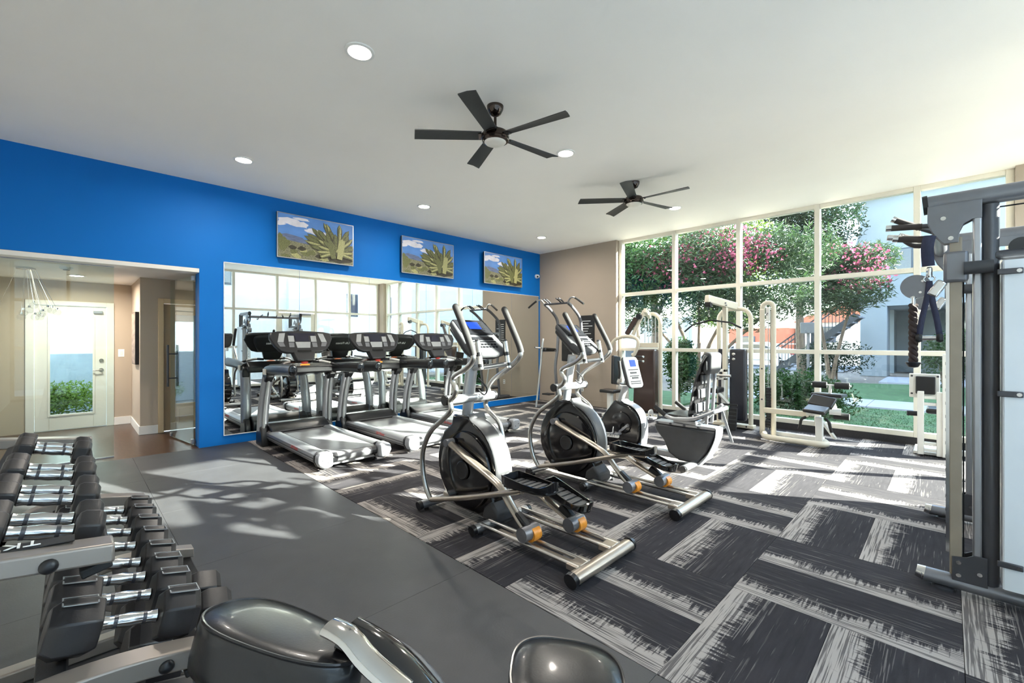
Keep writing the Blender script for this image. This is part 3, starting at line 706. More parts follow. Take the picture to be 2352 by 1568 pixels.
tree('oleander', 'smaller pink oleander in front of the grey building', 'shrub', (4.5, 15.8, -.1),
     [([(4.5, 15.8, -.1), (4.4, 15.8, 1.0), (4.2, 15.8, 2.3)], .07, .03), ([(4.5, 15.8, 0), (4.7, 15.8, 1.2), (5.0, 15.8, 2.5)], .06, .03)],
     blobs_in((4.75, 15.8, 3.2), (.95, .6, .75), 16, .4, .75, R_), 'leaf_oleander', .15, 13000, 25, 'oleanders',
     [((4.9, 15.5, 3.7), (1.0, .7, .5), 380), ((5.2, 15.3, 3.1), (.8, .6, .4), 240)], slim=.2)
def bush(label, c, rad, m, n, size, seed):
    r = random.Random(seed)
    bl = [(c[0] + r.uniform(-.5, .5) * rad[0], c[1] + r.uniform(-.5, .5) * rad[1], c[2] + r.uniform(-.3, .4) * rad[2], rad[0] * .6, rad[1] * .6, rad[2] * .65) for _ in range(6)]
    return tree('bush', label, 'bush', (c[0], c[1], -.05), [([(c[0], c[1], -.05), (c[0], c[1], .2), (c[0] + .05, c[1], c[2])], .04, .02), ([(c[0], c[1], -.05), (c[0] - .1, c[1] + .1, c[2] * .8)], .03, .015)], bl, m, size, n, seed, 'garden bushes', slim=.5)
bush('low leafy hedge right behind the leg curl machine', (4.75, 10.6, .45), (1.0, .8, .62), 'leaf_green', 5200, .075, 31)
bush('dark rounded bush at the foot of the grey building', (3.95, 20.6, .6), (1.2, .8, .9), 'leaf_deep', 3000, .09, 32)
bush('bright green bush outside beyond the brown-shrouded machine', (2.43, 10.2, .7), (.55, .5, .8), 'leaf_green', 4200, .08, 33)
bush('sunlit green bush above the orange wall', (-5.2, 34.0, 3.2), (2.4, 1.2, .9), 'leaf_lime', 4200, .16, 34)
bush('green shrub outside behind the white machine at the right', (6.9, 16.9, .9), (.9, .7, .9), 'leaf_green', 2600, .09, 35)

# white stucco buildings on the sunny side (seen in the mirror)
wb = thing('stucco_building', 'tall white stucco building outside the right-hand window wall', 'building', (14, 0, -.1), world=True)
MB().prism([(-8, -.1), (6.2, -.1), (6.2, 5.6), (5.3, 7.0), (-8, 7.0)], 12.2, 19, 'yz').build('wall', 'stucco_white', wb, smooth=False)
for (a, b2, z0, z1) in ((.2, 1.2, 3.6, 5.0), (-3, -2, 3.6, 5.0), (.2, 1.3, .8, 2.2), (3.2, 4.2, 3.6, 5.0)):
    wf = MB().box(12.13, 12.2, a - .06, b2 + .06, z0 - .06, z1 + .06).build('window', 'ext_dark', wb, bev=.01); MB().box(12.11, 12.13, a, b2, z0, z1).build('pane', 'screen_dark', wf)
MB().box(12.0, 14, 6.2, 8.1, -.1, 3.95).build('porch_wall', 'stucco_white', wb, smooth=False)
wb2 = thing('stucco_building', 'distant white stucco block with narrow windows across the pool court', 'building', (27, 20, -.1), world=True)
MB().box(27, 34, 8.5, 34, -.1, 6.2).build('wall', 'stucco_white', wb2, smooth=False)
for k in range(8):
    a = 9.5 + k * 3
    wf = MB().box(26.93, 27, a - .06, a + .86, 3.4, 5.2).build('window', 'ext_dark', wb2, bev=.01); MB().box(26.91, 26.93, a, a + .8, 3.46, 5.14).build('pane', 'screen_dark', wf)
slab_path('pavement', 'paved court outside the right-hand window wall, made pale to bounce light in', [(8.15, -4), (12, -4), (12, 4.6), (8.15, 4.6)], 7, 'bounce_paving')
mat('absorber_brown', (70, 58, 50), .95, noise=.3, nscale=14)  # dark ground added outside so less sunlight bounces onto the ceiling
tag(MB().box(8.15, 11.9, 4.7, 11.0, -.1, -.05).build('bounce_absorber', 'absorber_brown', bev=.01), 'added dark ground outside the right-hand window wall that soaks up sunlight', 'ground patch')
# outside the hall entry door: bluish wall, clipped hedge, walk
ow = tag(MB().box(-6.4, -6.2, -6, 6, -.1, 5.2).build('garden_wall', 'stucco_grey', bev=.02), 'blue-grey garden wall seen through the hall entry door', 'wall')
hg = bush('bright clipped hedge seen through the hall entry door', (-5.4, -.35, .2), (.45, 1.0, .42), 'leaf_lime', 3600, .06, 36)
ws = tag(MB().box(-4.9, -3.15, -4, 4, -.1, -.04).build('pavement', 'sidewalk', bev=.01), 'pale walkway outside the hall entry door', 'pavement')

# ================================================================ CARDIO MACHINES
def quad_panel(mb, M, u0, u1, v0, v1, t=.004):
    """thin box lying on a panel plane: M maps (u, v, depth)"""
    return mb.box(u0, u1, v0, v1, 0, t, M)
def make_treadmill(y, label):
    t = thing('treadmill', label, 'treadmill', (.22, y, 0), 0, 'treadmills facing the mirror')
    # deck
    prof = [(.27, .10), (.27, .185), (.30, .205), (.38, .205), (.415, .18), (.42, .13), (.40, .085), (.33, .075)]
    for sg in (-1, 1):
        sr = MB().prism([(sg * a, b) for a, b in prof], .26, 1.96, 'yz').build('side_rail', 'silver', t, bev=.003)
        MB().box(.27, 1.95, sg * .418 - .004, sg * .418 + .004, .139, .145).build('groove', 'black_matte', sr, smooth=False)
        MB().box(.27, 1.95, sg * .407 - .004, sg * .407 + .004, .103, .108).build('groove', 'black_matte', sr, smooth=False)
        ec = MB().prism([(sg * a, b) for a, b in [(.265, .06), (.265, .2), (.30, .215), (.39, .212), (.425, .18), (.428, .12), (.40, .06), (.33, .045)]], 1.96, 2.07, 'yz').build('end_cap', 'silver_plastic', t, bev=.02, segs=3)
        MB().prism([(sg * a, b) for a, b in [(.263, .058), (.263, .204), (.30, .219), (.39, .216), (.43, .18), (.433, .12), (.403, .056), (.33, .041)]], 1.935, 1.963, 'yz').build('cap_band', 'black_plastic', ec, bev=.003)
        for (yy, zz) in ((.32, .11), (.38, .14)):
            MB().cyl((2.066, sg * yy, zz), (2.0735, sg * yy, zz), .007, 8).build('screw', 'dark_metal', ec)
    MB().box(.36, 1.98, -.262, .262, .165, .186).cyl((1.985, -.262, .135), (1.985, .262, .135), .05, 20).build('belt', 'belt', t)
    for sg in (-1, 1): MB().cyl((1.985, sg * .2, .135), (1.985, sg * .27, .135), .0515, 20).build('roller_sleeve', 'black_plastic', t)
    MB().bar((1.93, -.30, .06), (1.93, .30, .06), .05, .035).build('rear_crossbar', 'silver', t, bev=.006)
    for sg in (-1, 1):
        MB().cyl((1.9, sg * .3, .0), (1.9, sg * .3, .07), .012, 8).cyl((1.9, sg * .3, 0), (1.9, sg * .3, .014), .028, 12).build('levelling_foot', 'black_matte', t)
    MB().prism([(0, .05), (-.02, .15), (.02, .24), (.12, .29), (.24, .29), (.36, .245), (.45, .186), (.45, .16), (.3, .05)], -.385, .385, 'xz').build('motor_hood', 'black_plastic', t, bev=.025, segs=3)
    MB().prism([(.36, .2), (.24, .255), (.26, .275), (.37, .225), (.45, .2)], -.30, .30, 'xz').build('hood_ramp', 'charcoal', t, bev=.005)
    # uprights
    for sg in (-1, 1):
        MB().prism([(.05, .0), (.05, .16), (.12, .26), (.26, .26), (.33, .1), (.33, .0)], sg * .435 - .045, sg * .435 + .045, 'xz').build('upright_boot', 'black_plastic', t, bev=.02, segs=3)
        P = smooth_path([(.19, sg * .435, .2), (.20, sg * .43, .42), (.25, sg * .42, .68), (.34, sg * .41, .93)], 5)
        up = MB().tube(P, .07, 14, flat=(.55, 1.0), up=(0, 1, 0)).build('upright', 'silver', t)
        P2 = [p + Vector((.062, sg * .004, 0)) for p in P]
        MB().tube(P2, .018, 8).build('upright_trim', 'pale_panel', up)
        MB().prism([(.27, .86), (.25, .99), (.34, 1.05), (.47, 1.04), (.46, .93), (.38, .86)], sg * .41 - .05, sg * .41 + .05, 'xz').build('upright_head', 'black_plastic', t, bev=.02, segs=3)
        hr = [Vector((.32, sg * .42, 1.01)), Vector((.55, sg * .425, 1.035)), Vector((.95, sg * .425, 1.055)), Vector((1.30, sg * .42, 1.06))]
        P = smooth_path(hr, 6); n = len(P)
        ho = MB().tube(P, [.058 + .012 * (i / n) for i in range(n)], 14, flat=(.72, 1.05)).build('handrail', 'black_plastic', t)
        MB().ball(P[-1], .014, .051, .073).build('rail_end', 'black_gloss', ho)
        MB().box(.34, .46, sg * .47 - .006 if sg > 0 else -.476, sg * .47 + .006 if sg > 0 else -.464, .965, 1.04).build('switch_plate', 'cream_metal', ho, bev=.004)
    MB().prism([(.22, .93), (.20, 1.02), (.34, 1.10), (.50, 1.06), (.48, .97), (.36, .93)], -.40, .40, 'xz').build('console_base', 'black_plastic', t, bev=.02, segs=3)
    for sg in (-1, 1):
        P = smooth_path([(.46, sg * .12, 1.12), (.52, sg * .22, 1.125), (.62, sg * .34, 1.09), (.72, sg * .41, 1.06)], 5)
        gr = MB().tube(P, .019, 10).build('pulse_grip', 'black_gloss', t); MB().tube(P[4:10], .0205, 10).build('sensor', 'steel', gr)
    # console: tilted panel, u across, v up, facing the runner
    th = math.radians(24)
    M = frame((.43, 0, 1.385), (0, 1, 0), (-math.sin(th), 0, math.cos(th)))
    out = [(-.415, .06), (-.40, .145), (-.30, .165), (0, .178), (.30, .165), (.40, .145), (.415, .06), (.36, -.05), (.30, -.125), (.22, -.15), (-.22, -.15), (-.30, -.125), (-.36, -.05)]
    MB().prism(out, -.05, .012, 'xy').xf(M).build('console', 'black_plastic', t, bev=.016, segs=3)
    MB().prism([(a * .72, b * .9) for a, b in out], -.10, -.04, 'xy').xf(M).build('console_back', 'black_plastic', t, bev=.03, segs=3)
    MB().prism([(-.11, -.27), (.11, -.27), (.16, -.11), (-.16, -.11)], -.09, .01, 'xy').xf(M).build('console_neck', 'black_plastic', t, bev=.02, segs=3)
    F = M @ Matrix.Translation((0, 0, .0125))
    scr = MB(); scr.prism([(-.185, .135), (.185, .135), (.165, .10), (-.165, .10)], 0, .003, 'xy').xf(F); scr.build('top_display', 'screen_dark', t)
    quad_panel(MB(), F, -.095, .085, .012, .098).build('centre_display', 'screen_dark', t)
    for sg in (-1, 1):
        lo, hi = sorted((sg * .11, sg * .185)); quad_panel(MB(), F, lo, hi, .005, .095).build('button_panel', 'pale_panel', t)
        lo, hi = sorted((sg * .12, sg * .185)); quad_panel(MB(), F, lo, hi, -.075, -.005).build('button_panel', 'grey_panel', t)
        a = [(sg * .215, .135), (sg * .29, .128), (sg * .325, .0), (sg * .25, .0)]
        MB().prism(a, 0, .004, 'xy').xf(F).build('button_panel', 'pale_panel', t)
        MB().prism([(sg * .252, -.006), (sg * .327, -.006), (sg * .30, -.065), (sg * .235, -.065)], 0, .004, 'xy').xf(F).build('button_panel', 'grey_panel', t)
    MB().prism([(-.10, .004), (.10, .004), (.085, -.085), (-.085, -.085)], 0, .004, 'xy').xf(F).build('keypad', 'pale_panel', t, bev=.001)
    MB().box(-.09, .09, -.145, -.12, .0, .006, F).build('tray_edge', 'black_gloss', t)
    MB().ball((.50, .0, 1.115), .03, .05, .018).build('stop_button', 'red_print', t); MB().box(.505, .53, -.06, .06, 1.075, 1.095).build('speed_keys', 'amber', t, bev=.004)
    text('Life Fitness', .055, 'white_print', frame((M @ Vector((0, .03, -.1025)))[:], (0, -1, 0), (-math.sin(th), 0, math.cos(th))), t, 'logo')
    text('Life Fitness', .05, 'red_print', frame((1.35, -.4225, .164), (1, 0, 0), (0, .25, 1)), t, 'side_logo', .0008)
    return t
make_treadmill(2.25, 'silver treadmill nearest the hall opening')
make_treadmill(3.34, 'middle silver treadmill of the row facing the mirror')
make_treadmill(4.46, 'farthest silver treadmill, half hidden by the front elliptical')

def make_elliptical(y, label):
    t = thing('elliptical_trainer', label, 'elliptical', (3.88, y, 0), 0, 'elliptical trainers')
    # floor frame
    for x, hw in ((.0, .27), (.68, .27), (1.58, .30)):
        sb = MB().tube([(x, -hw, .05), (x, hw, .05)], .042 if x > 1 else .034, 14, flat=(1.15, .85) if x > 1 else None).build('stabilizer', 'champagne' if x > 1 else 'silver', t)
        for sg in (-1, 1):
            MB().cyl((x, sg * hw, .05), (x, sg * (hw + .03), .045), .045 if x > 1 else .037, 14).build('end_cap', 'black_plastic', sb)
            MB().cyl((x, sg * (hw - .05), 0), (x, sg * (hw - .05), .02), .02, 10).build('foot', 'black_matte', sb)
    MB().box(0, .68, -.05, .05, .05, .11).build('base_beam', 'champagne', t, bev=.006)
    for yc in (-.17, .17):
        for d in (-.045, .045):
            MB().cyl((.68, yc + d, .075), (1.56, yc + d, .075), .014, 10).build('track_rail', 'steel', t)
        MB().box(.82, 1.5, yc - .03, yc + .03, .052, .062).build('track_plate', 'champagne', t, bev=.003)
        MB().box(1.48, 1.56, yc - .07, yc + .07, .05, .085).build('track_bracket', 'champagne', t, bev=.004)
    # drive housing
    body = []
    cx, cz, R = .33, .40, .36
    pts = [(.18, .80), (.16, .72), (.05, .64)]
    for k in range(11):
        a = math.radians(142 + k * 10.0); pts.append((cx + R * math.cos(a), cz + R * math.sin(a)))
    pts += [(.22, .05), (.70, .05), (.70, .12)]
    for k in range(9):
        a = math.radians(-28 + k * 12); pts.append((cx + (R + .005) * math.cos(a), cz + (R + .005) * math.sin(a)))
    pts += [(.38, .80)]
    MB().prism(pts, -.085, .085, 'xz').build('drive_housing', 'black_gloss', t, bev=.02, segs=3)
    P = []
    for k in range(13):
        a = math.radians(84 - k * 9.2); P.append((cx + (R + .015) * math.cos(a), 0, cz + (R + .015) * math.sin(a)))
    P = [(.385, 0, .82), (.40, 0, .78)] + P[1:]
    bnd = MB().tube(P, .085, 16, flat=(1.0, .18), up=(0, 0, 1)).build('rim_cover', 'charcoal', t)
    MB().tube([Vector(p) * 1.0 + Vector((.010, .058, .005)) for p in P[2:]], .018, 12, flat=(1.0, .3), up=(0, 0, 1)).build('rim_stripe', 'silver', bnd)
    MB().prism([(.56, .05), (.74, .05), (.74, .13), (.66, .20), (.58, .14)], -.10, .10, 'xz').build('rear_shroud', 'charcoal', t, bev=.02, segs=3)
    for sg in (-1, 1):
        M = Matrix.Rotation(-sg * math.pi / 2, 4, 'X')
        dk = MB().lathe([(0, 0), (.29, 0), (.305, .008), (.30, .03), (.26, .038), (.10, .034), (0, .034)], (.36, sg * .083, .38), 40, M).build('side_disc', 'black_gloss', t)
        MB().lathe([(.062, .03), (.075, .044), (.066, .052), (.05, .05), (0, .05)], (.36, sg * .083, .38), 24, M).build('disc_hub', 'black_plastic', dk)
    # console mast
    MB().tube([(.26, 0, .74), (.30, 0, 1.0), (.34, 0, 1.26)], .045, 12, flat=(.75, 1.15), up=(0, 1, 0)).build('mast', 'silver', t)
    MB().cyl((.31, -.25, .94), (.31, .25, .94), .036, 18).build('pivot_tube', 'silver', t)
    for sg in (-1, 1): MB().cyl((.31, sg * .25, .94), (.31, sg * .268, .94), .04, 18).build('pivot_cap', 'black_plastic', t)
    # swing arms: near one forward at the bottom, far one trailing
    near = [(.46, -.27, 1.66), (.56, -.27, 1.50), (.66, -.27, 1.32), (.645, -.265, 1.25), (.55, -.26, 1.19), (.42, -.25, 1.135), (.40, -.25, 1.09), (.44, -.25, 1.04), (.42, -.245, .99), (.36, -.245, .94), (.37, -.245, .87), (.27, -.245, .79), (.10, -.245, .67), (-.01, -.245, .50), (-.015, -.245, .34), (.03, -.245, .20), (.10, -.245, .11)]
    far = [(.43, .27, 1.67), (.53, .27, 1.50), (.62, .27, 1.33), (.60, .265, 1.26), (.48, .26, 1.17), (.33, .25, 1.08), (.26, .245, 1.0), (.27, .245, .94), (.22, .245, .86), (.26, .245, .80), (.40, .245, .70), (.45, .245, .5), (.42, .245, .34), (.40, .245, .2)]
    for pts_ in (near, far):
        P = smooth_path(pts_, 5); am = MB().tube(P, .021, 12).build('swing_arm', 'steel', t)
        MB().tube(P[:12], .0265, 14).ball(P[0], .0265).build('foam_grip', 'foam', am)
    # pedal arms, rollers, link bars, pedals
    sets = [(-1, [(.25, .59), (.50, .50), (.76, .41), (.86, .36), (.96, .26), (1.10, .14)], (1.12, .135), (1.14, .475, 3), [(.11, -.245, .115), (.55, -.24, .24), (1.10, -.215, .415)]),
            (1, [(.49, .19), (.66, .30), (.80, .31), (.98, .23), (1.22, .14)], (1.24, .135), (1.16, .315, -12), [(.40, .245, .2), (.75, .23, .25), (1.05, .21, .27)])]
    for sg, arm, rol, (px_, pz_, tilt), link in sets:
        ya = sg * .17
        P = smooth_path([(a, ya, b) for a, b in arm], 5)
        pa = MB().tube(P, .036, 12, flat=(.6, 1.0), up=(0, 1, 0)).build('pedal_arm', 'champagne', t)
        MB().cyl((arm[0][0], sg * .135, arm[0][1]), (arm[0][0], sg * .21, arm[0][1]), .03, 16).build('crank_pin', 'gunmetal', pa)
        MB().bar((arm[-1][0] - .1, ya, arm[-1][1] + .085), (rol[0], ya, rol[1] + .01), .055, .06).build('roller_fork', 'black_plastic', pa, bev=.012)
        ro = MB().cyl((rol[0], ya - .075, rol[1]), (rol[0], ya + .075, rol[1]), .048, 22).build('roller_housing', 'gunmetal', pa)
        MB().cyl((rol[0] + .012, ya - .01, .125), (rol[0] + .012, ya + .062, .125), .0495, 22).build('roller_wheel', 'amber_wheel', ro)
        MB().tube(smooth_path(link, 4), .02, 10).build('link_bar', 'champagne', t)
        Mp = Matrix.Translation((px_, ya + sg * .01, pz_)) @ Matrix.Rotation(math.radians(-tilt), 4, 'Y')
        sh = [(-.20, -.05), (-.17, -.085), (.10, -.09), (.19, -.06), (.21, 0), (.19, .06), (.10, .09), (-.17, .085), (-.20, .05)]
        pd = MB().prism(sh, -.045, -.02, 'xy').xf(Mp).build('pedal', 'black_plastic', t, bev=.008)
        rim = MB(); n = len(sh)
        heights = [.03, .03, .0, .015, .035, .015, .0, .03, .03]
        ring = smooth_path([(a, b, heights[i]) for i, (a, b) in enumerate(sh)] + [(sh[0][0], sh[0][1], heights[0])], 3)
        vs = []; fs = []
        for p in ring:
            q = Vector(p); inn = Vector((p.x * .93, p.y * .9, p.z)); vs += [Vector((q.x * .98, q.y * .98, -.03)), q, inn, Vector((inn.x * .96, inn.y * .94, -.022))]
        for i in range(len(ring) - 1):
            for j in range(3): fs.append((i * 4 + j, i * 4 + 4 + j, i * 4 + 5 + j, i * 4 + 1 + j))
        rim.add(vs, fs).xf(Mp).build('pedal_rim', 'black_gloss', pd)
        tr = MB()
        for k in range(6): tr.box(-.15 + k * .052, -.115 + k * .052, -.07, .07, -.02, -.013, Mp)
        tr.build('tread', 'charcoal', pd)
        MB().bar(Mp @ Vector((-.12, 0, -.045)), Mp @ Vector((.12, 0, -.05)), .05, .05).build('pedal_bracket', 'champagne', pd, bev=.006)
    # console
    th = math.radians(48)
    M = frame((.42, 0, 1.445), (0, 1, 0), (-math.sin(th), 0, math.cos(th)))
    out = [(-.15, .21), (.15, .21), (.185, .17), (.20, -.12), (.17, -.19), (.08, -.215), (-.08, -.215), (-.17, -.19), (-.20, -.12), (-.185, .17)]
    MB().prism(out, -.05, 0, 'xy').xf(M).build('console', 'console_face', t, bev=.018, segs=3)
    MB().prism([(a * .92, b * .92) for a, b in out], -.09, -.035, 'xy').xf(M).build('console_back', 'black_plastic', t, bev=.025, segs=3)
    F = M @ Matrix.Translation((0, 0, .0005))
    MB().box(-.16, .16, .035, .19, 0, .004, F).build('display_bezel', 'console_ink', t, bev=.001)
    MB().box(-.05, .075, .08, .165, .004, .006, F).build('lcd', 'lcd_blue', t)
    MB().box(-.155, .155, .012, .022, 0, .012, F).build('book_ledge', 'console_ink', t)
    MB().box(-.10, .12, -.05, -.02, 0, .005, F).build('fan_vent', 'console_ink', t)
    MB().box(-.12, .13, -.075, -.068, 0, .004, F).build('button_row', 'console_ink', t)
    for r_ in range(2):
        for k in range(7):
            MB().box(-.11 + k * .033, -.092 + k * .033, -.11 - r_ * .03, -.098 - r_ * .03, 0, .006, F).build('button', 'console_ink', t)
    for k in range(5):
        MB().box(.09, .115, .15 - k * .022, .158 - k * .022, .004, .007, F).build('button', 'console_ink', t)
    # pulse grips
    MB().tube(smooth_path([(.36, 0, 1.18), (.48, -.06, 1.20), (.60, -.14, 1.22)], 4), .02, 10).tube(smooth_path([(.36, 0, 1.18), (.48, .06, 1.20), (.60, .14, 1.22)], 4), .02, 10).build('grip_bracket', 'silver', t)
    for sg in (-1, 1):
        gq = MB().tube([(.61, sg * .145, 1.19), (.565, sg * .145, 1.40)], .021, 14).build('pulse_grip', 'steel', t)
        MB().tube([(.588, sg * .145, 1.287), (.582, sg * .145, 1.315)], .0225, 14).tube([(.607, sg * .145, 1.205), (.602, sg * .145, 1.23)], .0225, 14).build('grip_band', 'black_plastic', gq)
        MB().ball((.565, sg * .145, 1.40), .021).build('grip_cap', 'black_plastic', gq)
    ca = MB().tube(smooth_path([(.35, .05, 1.1), (.42, .08, 1.02), (.38, .09, .96), (.33, .07, 1.0)], 5), .006, 6).build('bottle_cage', 'black_matte', t)
    return t
make_elliptical(2.31, 'silver and black elliptical trainer nearest the camera')
make_elliptical(3.64, 'silver and black elliptical trainer behind the front one')

# recumbent exercise bike
rb = thing('recumbent_bike', 'black and silver recumbent exercise bike with slatted seat back', 'exercise bike', (4.45, 4.96, 0), world=True)
Y0 = 4.96
pts = [(3.95, .66), (3.80, .47), (3.73, .36), (3.72, .15), (3.78, .06), (4.24, .06), (4.30, .2), (4.31, .42), (4.26, .53), (4.16, .60), (4.06, .62)]
MB().prism(pts, Y0 - .085, Y0 + .085, 'xz').build('front_housing', 'black_gloss', rb, bev=.025, segs=3)
P = [(4.05, Y0, .66), (4.10, Y0, .63), (4.19, Y0, .60), (4.27, Y0, .54), (4.32, Y0, .44), (4.33, Y0, .28), (4.31, Y0, .1)]
MB().tube(smooth_path(P, 4), .08, 14, flat=(1.0, .18), up=(0, 0, 1)).build('rim_cover', 'silver_plastic', rb)
dk = MB().lathe([(0, 0), (.14, 0), (.135, .018), (.06, .022), (0, .022)], (4.06, Y0 - .085, .38), 32, Matrix.Rotation(math.pi / 2, 4, 'X')).build('side_disc', 'black_gloss', rb)
MB().prism([(-.115, -.028), (.115, -.028), (.13, -.014), (.13, .014), (.115, .028), (-.115, .028), (-.13, .014), (-.13, -.014)], 0, .004, 'xy').xf(frame((3.90, Y0 - .0865, .205), (1, 0, .03), (0, 0, 1))).build('badge', 'white_print', rb)
text('SPIRIT', .055, 'black_matte', frame((3.90, Y0 - .0912, .205), (1, 0, .03), (0, 0, 1)), rb, 'badge_text')
MB().tube([(3.98, Y0, .60), (4.03, Y0, .74), (4.10, Y0, .92)], .045, 12, flat=(.8, 1.0), up=(0, 1, 0)).build('mast', 'silver', rb)
# console facing the seat
M = frame((4.19, Y0 - .02, 1.02), (.20, .98, 0), (-.30, .061, .95))
out = [(-.115, .20), (.115, .20), (.135, .17), (.135, -.17), (.10, -.20), (-.10, -.20), (-.135, -.17), (-.135, .17)]
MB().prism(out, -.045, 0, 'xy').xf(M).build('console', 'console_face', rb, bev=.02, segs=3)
MB().prism([(a * .85, b * .85) for a, b in out], -.08, -.03, 'xy').xf(M).build('console_back', 'black_plastic', rb, bev=.02)
F = M @ Matrix.Translation((0, 0, .0008))
MB().box(-.03, .07, .07, .155, 0, .004, F).build('lcd', 'lcd_blue', rb)
for (a, b2, c2, d2, mm) in ((-.08, .09, .025, .035, 'console_ink'), (-.06, .05, -.02, .0, 'console_ink'), (-.08, .08, -.055, -.045, 'console_ink'), (-.05, .06, -.085, -.065, 'console_ink'), (-.09, .09, -.15, -.14, 'console_ink'), (-.09, .09, -.125, -.115, 'console_ink')):
    MB().box(a, b2, c2, d2, 0, .004, F).build('button_row', mm, rb)
for sg in (-1, 1):
    P = [(4.12, Y0 + sg * .04, .86), (4.07, Y0 + sg * .17, .88), (4.11, Y0 + sg * .20, 1.0), (4.10, Y0 + sg * .21, 1.16)]
    hb = MB().tube(smooth_path(P, 5), .017, 10).build('front_handlebar', 'steel', rb); MB().tube(smooth_path(P, 5)[8:], .021, 10).build('foam_grip', 'foam', hb)
# crank and pedals
MB().cyl((4.16, Y0 - .12, .36), (4.16, Y0 + .12, .36), .022, 14).build('crank_axle', 'gunmetal', rb)
for sg, (dx, dz) in ((-1, (-.12, -.1)), (1, (.15, .08))):
    MB().bar((4.16, Y0 + sg * .125, .36), (4.16 + dx, Y0 + sg * .125, .36 + dz), .016, .03).build('crank_arm', 'silver', rb, bev=.004)
    pdl = MB().box(4.16 + dx - .06, 4.16 + dx + .06, Y0 + sg * .19 - .05, Y0 + sg * .19 + .05, .345 + dz, .37 + dz).build('pedal', 'silver_plastic', rb, bev=.008)
    MB().tube(smooth_path([(4.16 + dx, Y0 + sg * .14, .36 + dz), (4.16 + dx, Y0 + sg * .15, .43 + dz), (4.16 + dx, Y0 + sg * .23, .43 + dz), (4.16 + dx, Y0 + sg * .24, .36 + dz)], 4), .012, 8, flat=(2.2, .3)).build('strap', 'black_plastic', pdl)
MB().box(3.75, 5.05, Y0 - .045, Y0 + .045, .05, .12).build('base_beam', 'silver', rb, bev=.01)
for x, hw in ((3.78, .27), (4.97, .36)):
    sb = MB().tube([(x, Y0 - hw, .045), (x, Y0 + hw, .045)], .034, 14, flat=(1.3, .9)).build('stabilizer', 'silver', rb)
    for sg in (-1, 1): MB().cyl((x, Y0 + sg * hw, .04), (x, Y0 + sg * (hw + .025), .04), .036, 14).build('end_cap', 'black_plastic', sb)
# seat module
MB().prism([(4.50, .43), (4.52, .36), (4.62, .25), (4.68, .12), (4.80, .05), (5.0, .05), (5.10, .18), (5.18, .36), (5.20, .43)], Y0 - .10, Y0 + .10, 'xz').build('seat_housing', 'charcoal', rb, bev=.02, segs=3)
MB().tube(smooth_path([(5.21, Y0, .46), (5.195, Y0, .34), (5.12, Y0, .17), (5.01, Y0, .04)], 4), .10, 14, flat=(1.0, .2), up=(0, 0, 1)).build('housing_trim', 'silver_plastic', rb)
MB().box(4.50, 5.2, Y0 - .085, Y0 + .085, .435, .47).build('seat_rail', 'silver', rb, bev=.008)
for x in (4.54, 4.70, 4.86, 5.02): MB().cyl((x, Y0 - .09, .452), (x, Y0 - .098, .452), .014, 10).build('rail_bolt', 'dark_metal', rb)
MB().box(4.74, 5.0, Y0 - .11, Y0 + .11, .475, .52).build('seat_carriage', 'silver', rb, bev=.01)
MB().prism([(4.66, .545), (4.69, .585), (4.95, .575), (5.0, .60), (5.0, .53), (4.68, .525)], Y0 - .2, Y0 + .2, 'xz').build('seat', 'vinyl', rb, bev=.02, segs=3)
P = smooth_path([(4.95, Y0, .58), (4.98, Y0, .75), (5.02, Y0, .95), (5.08, Y0, 1.14), (5.13, Y0, 1.25)], 5)
MB().tube(P, .20, 16, flat=(1.0, .14), up=(1, 0, 0)).build('backrest', 'vinyl', rb)
for k in range(4):
    c0 = P[3 + 4 * k]; MB().bar(c0 + Vector((.05, -.17, 0)), c0 + Vector((.05, .17, 0)), .02, .10).build('back_slat', 'charcoal', rb, bev=.006)
MB().prism([(5.08, 1.06), (5.06, 1.24), (5.12, 1.29), (5.19, 1.27), (5.18, 1.08), (5.13, 1.03)], Y0 - .15, Y0 + .15, 'xz').build('headrest', 'charcoal', rb, bev=.03, segs=3)
MB().bar((5.10, Y0 - .08, .50), (5.14, Y0 - .08, 1.15), .03, .03).bar((5.10, Y0 + .08, .50), (5.14, Y0 + .08, 1.15), .03, .03).bar((5.02, Y0, .5), (5.24, Y0, .72), .05, .03).build('back_frame', 'silver', rb, bev=.004)
for sg in (-1, 1):
    P = smooth_path([(4.60, Y0 + sg * .27, .66), (4.76, Y0 + sg * .27, .56), (4.90, Y0 + sg * .27, .555), (5.05, Y0 + sg * .26, .58), (5.22, Y0 + sg * .2, .66)], 5)
    hb = MB().tube(P, .02, 10).build('side_handlebar', 'silver', rb); MB().tube(P[:5], .024, 10).build('foam_grip', 'foam', hb)
MB().bar((5.22, Y0 - .2, .66), (5.22, Y0 + .2, .66), .03, .03).bar((5.2, Y0 + .1, .64), (5.3, Y0 + .12, .30), .025, .025).build('rear_brace', 'silver', rb)

